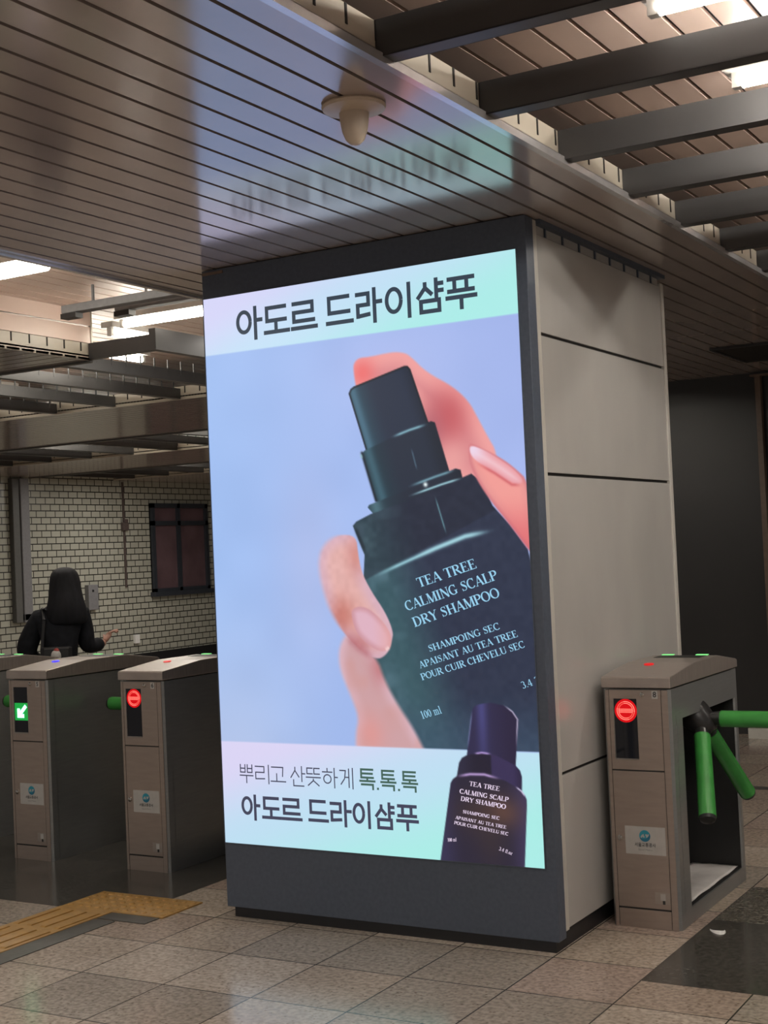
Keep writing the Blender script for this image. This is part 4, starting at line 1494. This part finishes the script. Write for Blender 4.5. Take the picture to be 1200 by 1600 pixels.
ZL = 2.925
make_lamp((-1.165, 3.575, ZL), 1.2, 'X', 'lit fluorescent tube above the right baffles, the topmost one', 0.021)
make_lamp((-1.150, 4.31, ZL), 1.2, 'X', 'lit fluorescent tube between the right baffles, below the topmost tube', 0.021)
make_lamp((-1.15, 6.25, ZL), 1.2, 'X', 'lit fluorescent tube above the far right baffles')
make_lamp((-5.5, 4.80, ZL), 0.92, 'X', 'bright thick lit tube above the left gates, beside the low soffit', 0.036)
make_lamp((-5.42, 6.33, ZL), 1.2, 'X', 'long lit tube ending at the upper left corner of the screen', 0.023)
make_lamp((-5.60, 6.42, ZL - 0.02), 0.34, 'Y', 'short lit tube seen over the dark cross beam', 0.023)
make_lamp((-6.25, 6.75, ZL - 0.01), 0.7, 'Y', 'lit tube just beyond the corner of the left soffit', 0.022)
make_lamp((-9.35, 7.1, ZL), 0.9, 'X', 'lit tube above the leftmost baffles before the first crossing soffit', 0.022)
make_lamp((-10.27, 10.75, ZL - 0.12), 0.44, 'X', 'lit tube showing under the far edge of the crossing soffit', 0.022)
make_lamp((-7.4, 11.3, ZL), 1.0, 'X', 'lit tube above the middle bay of baffles', 0.022)
make_lamp((-11.5, 14.4, ZL), 1.0, 'X', 'lit tube above the far bay by the brick wall', 0.022)

make_lamp((-6.66, 6.62, 2.892), 1.25, 'Y', 'added fill tube hidden over the second baffle left of the box beam', 0.019)  # added out of sight to brighten the left ceiling and fascia
make_lamp((-7.93, 6.62, 2.892), 1.25, 'Y', 'added fill tube hidden over the fourth baffle left of the box beam', 0.019)
make_lamp((-7.86, 10.62, 2.892), 1.2, 'Y', 'added fill tube hidden over the third baffle between the two crossing soffits', 0.019)  # added out of sight to brighten the middle bay
make_lamp((-9.75, 10.62, 2.892), 1.2, 'Y', 'added fill tube hidden over the sixth baffle between the two crossing soffits', 0.019)

# cable tray and unlit fittings in the left bay
for (y, x0, z, lb) in ((5.75, -5.35, 2.90, 'unlit grey batten fitting under the ceiling, nearer of the two left of the screen'),
                       (6.02, -5.2, 2.93, 'unlit dark batten fitting under the ceiling, farther of the two left of the screen')):
    t = thing('batten_fitting', (x0, y, z), lb, 'ceiling fitting')
    MB().box(0, -0.035, 0, 1.15, 0.035, 0.045).build('fitting_body', M['pipe'], t, bevel=0.004)
    MB().box(-0.01, -0.03, -0.028, 0.10, 0.03, 0.0).build('end_block', M['rubber'], t)
    for hx in (0.2, 0.9):
        MB().box(hx, -0.006, 0.044, hx + 0.012, 0.006, ZC + 0.04 - z).build('hanger', M['pipe'], t)

# access opening in the far soffit, a flat dark panel for its shaded inside
ct = thing('ceiling_hatch', (-2.42, 9.30, Z1 - 0.012), 'dark panel for the open ceiling hatch in the far soffit right of the column', 'ceiling vent')
MB().box(-0.25, -0.40, 0.0, 0.25, 0.40, 0.010).build('hatch_dark_panel', M['gap'], ct)
vf = MB()
for a in (-0.26, 0.25):
    vf.box(a, -0.41, -0.006, a + 0.02, 0.41, 0.011)
vf.box(-0.26, -0.42, -0.006, 0.27, -0.40, 0.011)
vf.box(-0.26, 0.40, -0.006, 0.27, 0.42, 0.011)
vf.build('hatch_frame', M['baffle'], ct)

# detector on the soffit
sn = thing('ceiling_detector', (-1.945, 3.262, Z1), 'cream cone-shaped detector hanging under the slatted soffit', 'ceiling detector')
MB().lathe([(0.086, 0), (0.090, -0.006), (0.086, -0.014), (0.060, -0.022), (0.03, -0.026)], (0, 0, 0), n=40).build('flange', M['sensor'], sn, smooth=True)
MB().lathe([(0.042, -0.018), (0.040, -0.045), (0.035, -0.075), (0.026, -0.098), (0.014, -0.110), (0.004, -0.113)], (0, 0, 0), n=32).build('cone', M['sensor'], sn, smooth=True)

# ------------------------------------------------------------------ things on the far brick wall
XW = -13.7
wn = MB()
wy0, wy1, wz0, wz1 = 16.37, 17.75, 1.04, 2.41
wn.box(XW, wy0, wz0, XW + 0.02, wy1, wz1, 1)
for y in (wy0, 16.98, wy1 - 0.07):
    wn.box(XW, y, wz0, XW + 0.06, y + 0.07, wz1)
for z in (wz0, 2.07, wz1 - 0.07):
    wn.box(XW, wy0, z, XW + 0.06, wy1, z + 0.07)
wn.box(XW, wy0 - 0.03, wz0 - 0.05, XW + 0.10, wy1 + 0.5, wz0 + 0.02)
structure(wn.build('window_1', [M['wframe'], M['wpane']]), 'dark framed window in the brick wall beside the screen', 'window')
d1 = thing('wall_duct', (XW, 13.7, 0), 'tall grey duct with bent foot on the brick wall behind the person', 'wall duct')
MB().box(0, -0.08, 0.80, 0.10, 0.08, 2.72).box(0, -0.08, 0.78, 0.10, 0.42, 0.90).build('pale_duct', M['pipe'], d1, bevel=0.01)
MB().box(0, -0.21, 0.78, 0.08, -0.085, 2.72).build('dark_duct', M['pipe_dk'], d1, bevel=0.01)
d2 = thing('wall_conduit', (XW, 15.78, 0), 'thin brown conduit with a small box on the brick wall', 'conduit')
MB().box(0, -0.014, 1.16, 0.025, 0.014, 2.72).build('conduit_pipe', M['conduit'], d2)
MB().box(0, -0.06, 2.0, 0.06, 0.06, 2.12).box(0, -0.02, 2.12, 0.05, 0.06, 2.17).build('junction_box', M['conduit'], d2, bevel=0.008)
d3 = thing('wall_box', (XW, 15.0, 0.87), 'pale metal box on the brick wall beside the hair of the person', 'wall box')
MB().box(0, -0.10, 0, 0.08, 0.10, 0.36).build('box_case', M['pipe'], d3, bevel=0.01)
MB().box(0.08, -0.03, 0.26, 0.09, 0.0, 0.29).build('latch', M['rubber'], d3)
d4 = thing('wall_switch', (XW, 15.95, 0.32), 'small white box low on the brick wall right of the person', 'wall box')
MB().box(0, -0.05, 0, 0.05, 0.05, 0.13).build('switch_case', M['paperw'], d4, bevel=0.006)

# ------------------------------------------------------------------ person


def skin_mesh(name, joints, bones, material, parent, root=0, sub=2):
    """joints: (x, y, z, rx, ry)"""
    me = bpy.data.meshes.new(name)
    me.from_pydata([j[:3] for j in joints], bones, [])
    o = bpy.data.objects.new(name, me)
    COL.objects.link(o)
    sk = o.modifiers.new('skin', 'SKIN')
    sk.use_smooth_shade = True
    for i, j in enumerate(joints):
        sv = me.skin_vertices[0].data[i]
        sv.radius = (j[3], j[4] if len(j) > 4 else j[3])
        sv.use_root = (i == root)
    ss = o.modifiers.new('sub', 'SUBSURF')
    ss.levels = ss.render_levels = sub
    dg_ = bpy.context.evaluated_depsgraph_get()
    m2 = bpy.data.meshes.new_from_object(o.evaluated_get(dg_))
    bpy.data.objects.remove(o)
    m2.name = name
    m2.materials.clear()
    m2.materials.append(material)
    for p in m2.polygons:
        p.use_smooth = True
    r = bpy.data.objects.new(name, m2)
    COL.objects.link(r)
    r.parent = parent
    return r


pz = thing('person', (-6.475, 6.80, 0), 'person seen from behind with long dark hair and black jacket beyond the gates', 'person', rz=math.radians(43))
# local axes: x = to the right in view, y = away, z = up.  pelvis first
J = [(0.00, 0.0, 0.78, .115, .085),    # 0 pelvis
     (0.00, 0.0, 0.95, .100, .075),    # 1 waist
     (-0.01, 0.0, 1.12, .120, .085),   # 2 chest
     (-0.01, 0.0, 1.225, .060, .055),  # 3 neck base
     (0.01, 0.0, 1.285, .046, .046),   # 4 neck
     (0.03, 0.01, 1.355, .072, .078),  # 5 head low
     (0.04, 0.015, 1.425, .074, .084),  # 6 head high
     (0.04, 0.01, 1.465, .045, .050),  # 7 crown
     (-0.16, 0.0, 1.17, .050, .050),   # 8 left shoulder
     (-0.215, -0.02, 0.96, .036, .036),  # 9 left elbow
     (-0.13, 0.16, 0.86, .028, .028),  # 10 left wrist
     (0.155, 0.0, 1.17, .050, .050),   # 11 right shoulder
     (0.165, -0.01, 0.955, .036, .036),   # 12 right elbow
     (0.285, 0.13, 0.985, .027, .024),  # 13 right wrist
     (-0.085, 0.0, 0.70, .075, .075),  # 14 left hip
     (-0.090, 0.0, 0.40, .052, .052),  # 15 left knee
     (-0.095, -0.01, 0.075, .034, .034),  # 16 left ankle
     (0.085, 0.03, 0.70, .075, .075),  # 17
     (0.090, 0.06, 0.40, .052, .052),
     (0.095, 0.04, 0.075, .034, .034),
     (-0.10, 0.12, 0.03, .026, .022),  # 20 left toe
     (0.10, 0.17, 0.03, .026, .022)]   # 21 right toe
Bn = [(0, 1), (1, 2), (2, 3), (3, 4), (4, 5), (5, 6), (6, 7), (2, 8), (8, 9), (9, 10), (2, 11), (11, 12), (12, 13),
      (0, 14), (14, 15), (15, 16), (0, 17), (17, 18), (18, 19), (16, 20), (19, 21)]
body = skin_mesh('body', J, Bn, M['skin'], pz)
# face features, ears and the hand are joined to the body mesh below
hands = []


def hand(wrist, fwd, upv, s=1.0, thumb=1):
    fwd, upv = Vector(fwd).normalized(), Vector(upv).normalized()
    sd_ = fwd.cross(upv).normalized()
    W = Vector(wrist)
    jj = [tuple(W) + (.022, .016), tuple(W + fwd * .045 * s) + (.030, .015), tuple(W + fwd * .078 * s) + (.032, .014)]
    bb = [(0, 1), (1, 2)]
    for k, (o_, ln, cr) in enumerate(((-.026, .060, .25), (-.009, .072, .35), (.009, .068, .5), (.026, .052, .65))):
        b0 = W + fwd * .085 * s + sd_ * o_
        d1_ = (fwd * math.cos(cr) - upv * math.sin(cr))
        d2_ = (fwd * math.cos(cr * 2.2) - upv * math.sin(cr * 2.2))
        i0 = len(jj)
        jj += [tuple(b0) + (.0085, .0085), tuple(b0 + d1_ * ln * .5) + (.008, .008), tuple(b0 + d1_ * ln * .5 + d2_ * ln * .5) + (.0065, .0065)]
        bb += [(2, i0), (i0, i0 + 1), (i0 + 1, i0 + 2)]
    t0 = W + fwd * .03 * s - sd_ * .024 * thumb + upv * .006
    i0 = len(jj)
    td_ = (fwd * .65 - sd_ * .6 * thumb + upv * .45).normalized()
    jj += [tuple(t0) + (.010, .010), tuple(t0 + td_ * .035) + (.009, .009), tuple(t0 + td_ * .06) + (.007, .007)]
    bb += [(1, i0), (i0, i0 + 1), (i0 + 1, i0 + 2)]
    return jj, bb


import bmesh


def join_into(dst, srcs):
    bm = bmesh.new()
    bm.from_mesh(dst.data)
    for s_ in srcs:
        bm.from_mesh(s_.data)
        bpy.data.objects.remove(s_)
    bm.to_mesh(dst.data)
    bm.free()
    for p in dst.data.polygons:
        p.use_smooth = True


rh = skin_mesh('hand', *hand((0.280, 0.126, 0.983), (0.42, 0.30, 0.62), (-0.75, 0.1, 0.65), 0.9), M['skin'], pz)
lh = skin_mesh('hand', *hand((-0.135, 0.155, 0.862), (0.5, 0.8, 0.0), (0, 0, 1)), M['skin'], pz)
ff = MB()
ff.lathe([(0.012, 0), (0.010, 0.012), (0.004, 0.022)], (0.04, 0.085, 1.375), (0, 1, -0.35), 10)       # nose
for s_ in (-1, 1):
    ff.lathe([(0.013, 0), (0.016, 0.006), (0.008, 0.012)], (0.04 + s_ * 0.070, 0.005, 1.385), (s_, -0.4, 0), 10)   # ears
fo = ff.build('face_pieces', M['skin'], pz, smooth=False)
join_into(body, [rh, lh, fo])
# eyes and mouth lines are part of the head
ey = MB()
for s_ in (-1, 1):
    ey.lathe([(0.011, 0), (0.006, 0.003)], (0.04 + s_ * 0.032, 0.089, 1.405), (0, 1, 0), 12)
ey.box(0.018, 0.078, 1.332, 0.062, 0.088, 1.338)
ey.build('facial_features', M['hair'], pz)
# jacket: loose layer over torso and arms
JK = [(0.00, -0.01, 0.80, .165, .120), (-0.01, -0.01, 0.95, .160, .120), (-0.02, -0.01, 1.09, .165, .122), (-0.01, -0.005, 1.195, .110, .090), (0.010, 0.005, 1.262, .078, .074),
      (-0.150, -0.01, 1.160, .090, .085), (-0.232, -0.03, 0.955, .076, .074), (-0.15, 0.12, 0.87, .052, .052),
      (0.150, -0.01, 1.172, .080, .076), (0.165, -0.01, 0.965, .064, .062), (0.268, 0.11, 0.980, .046, .046)]
skin_mesh('jacket', JK, [(0, 1), (1, 2), (2, 3), (3, 4), (2, 5), (5, 6), (6, 7), (2, 8), (8, 9), (9, 10)], M['jacket'], pz)
TR = [(0.0, 0, 0.80, .135, .10), (-0.085, 0, 0.69, .090, .088), (-0.09, 0, 0.40, .072, .072), (-0.095, -0.01, 0.10, .062, .062),
      (0.085, 0.03, 0.69, .090, .088), (0.09, 0.06, 0.40, .072, .072), (0.095, 0.04, 0.10, .062, .062)]
skin_mesh('trousers', TR, [(0, 1), (1, 2), (2, 3), (0, 4), (4, 5), (5, 6)], M['trouser'], pz)
for s_, y in ((-1, 0.05), (1, 0.10)):
    skin_mesh('shoe', [(s_ * 0.097, y - 0.07, 0.045, .038, .040), (s_ * 0.098, y + 0.03, 0.040, .042, .036), (s_ * 0.10, y + 0.11, 0.032, .036, .028)], [(0, 1), (1, 2)], M['shoe'], pz, root=1)
# long hair: one smooth sheet-like volume from the crown down the back
hr = MB()
n = 28
prof = [(1.500, .020, .022, 0.0), (1.491, .058, .062, 0.0), (1.468, .084, .092, -0.004), (1.43, .098, .104, -0.010), (1.385, .102, .105, -0.020), (1.34, .106, .102, -0.040), (1.29, .114, .100, -0.062),
        (1.25, .124, .094, -0.080), (1.21, .132, .082, -0.096), (1.17, .134, .066, -0.108), (1.135, .122, .046, -0.118), (1.12, .09, .018, -0.124)]
vs, fs = [], []
for j, (z, rx, ry, yo) in enumerate(prof):
    for k in range(n):
        a = 2 * math.pi * k / n
        x, y = rx * math.cos(a), ry * math.sin(a)
        if y > 0.03 and 1.14 < z < 1.455:
            y = 0.03 + (y - 0.03) * 0.15          # open around the face
        w_ = 1 + 0.03 * math.sin(9 * a + j * 0.4) * min(1, j / 5)
        drift = 0.037 + 0.010 * max(0, (1.4 - z) / 0.3)
        vs.append((x * w_ + drift, y * w_ + yo, z))
for j in range(len(prof) - 1):
    for k in range(n):
        fs.append((j * n + k, j * n + (k + 1) % n, (j + 1) * n + (k + 1) % n, (j + 1) * n + k))
fs.append(tuple(range(n)))
fs.append(tuple(range((len(prof) - 1) * n, len(prof) * n))[::-1])
hr.add(vs, fs)
ho = hr.build('hair', M['hair'], pz)
for p in ho.data.polygons:
    p.use_smooth = True
sb = ho.modifiers.new('sub', 'SUBSURF')
sb.levels = sb.render_levels = 2

# shoulder bag carried on the back with a plush charm hanging from it
bag = thing('shoulder_bag', (-6.475, 6.80, 0), 'black shoulder bag on the back of the person, with white charm', 'bag', rz=math.radians(43))
bb_ = MB()
bb_.cbox(-0.13, -0.225, 0.72, 0.07, -0.155, 0.99, 0.025)
bb_.build('bag_body', M['bag'], bag, bevel=0.012)
bs_ = MB()
bs_.tube((-0.12, -0.175, 0.97), (-0.10, -0.150, 1.16), 0.011, 0.011, 8)
bs_.tube((-0.10, -0.150, 1.16), (-0.11, -0.06, 1.235), 0.011, 0.011, 8)
bs_.build('strap', M['bag'], bag)
ch = thing('plush_charm', (-6.475, 6.80, 0), 'small white plush charm with red top hanging from the black bag', 'charm', rz=math.radians(43))
MB().lathe([(0.006, 0.905), (0.026, 0.913), (0.033, 0.930), (0.030, 0.950), (0.022, 0.965), (0.008, 0.973)], (-0.032, -0.250, 0), n=18).build('charm_body', M['charmw'], ch, smooth=True)
MB().lathe([(0.018, 0.963), (0.017, 0.973), (0.010, 0.982), (0.003, 0.985)], (-0.028, -0.250, 0), n=14).build('charm_top', M['charmr'], ch, smooth=True)
MB().tube((-0.03, -0.245, 0.980), (-0.03, -0.225, 0.985), 0.003, 0.003, 6).build('loop', M['rubber'], ch)
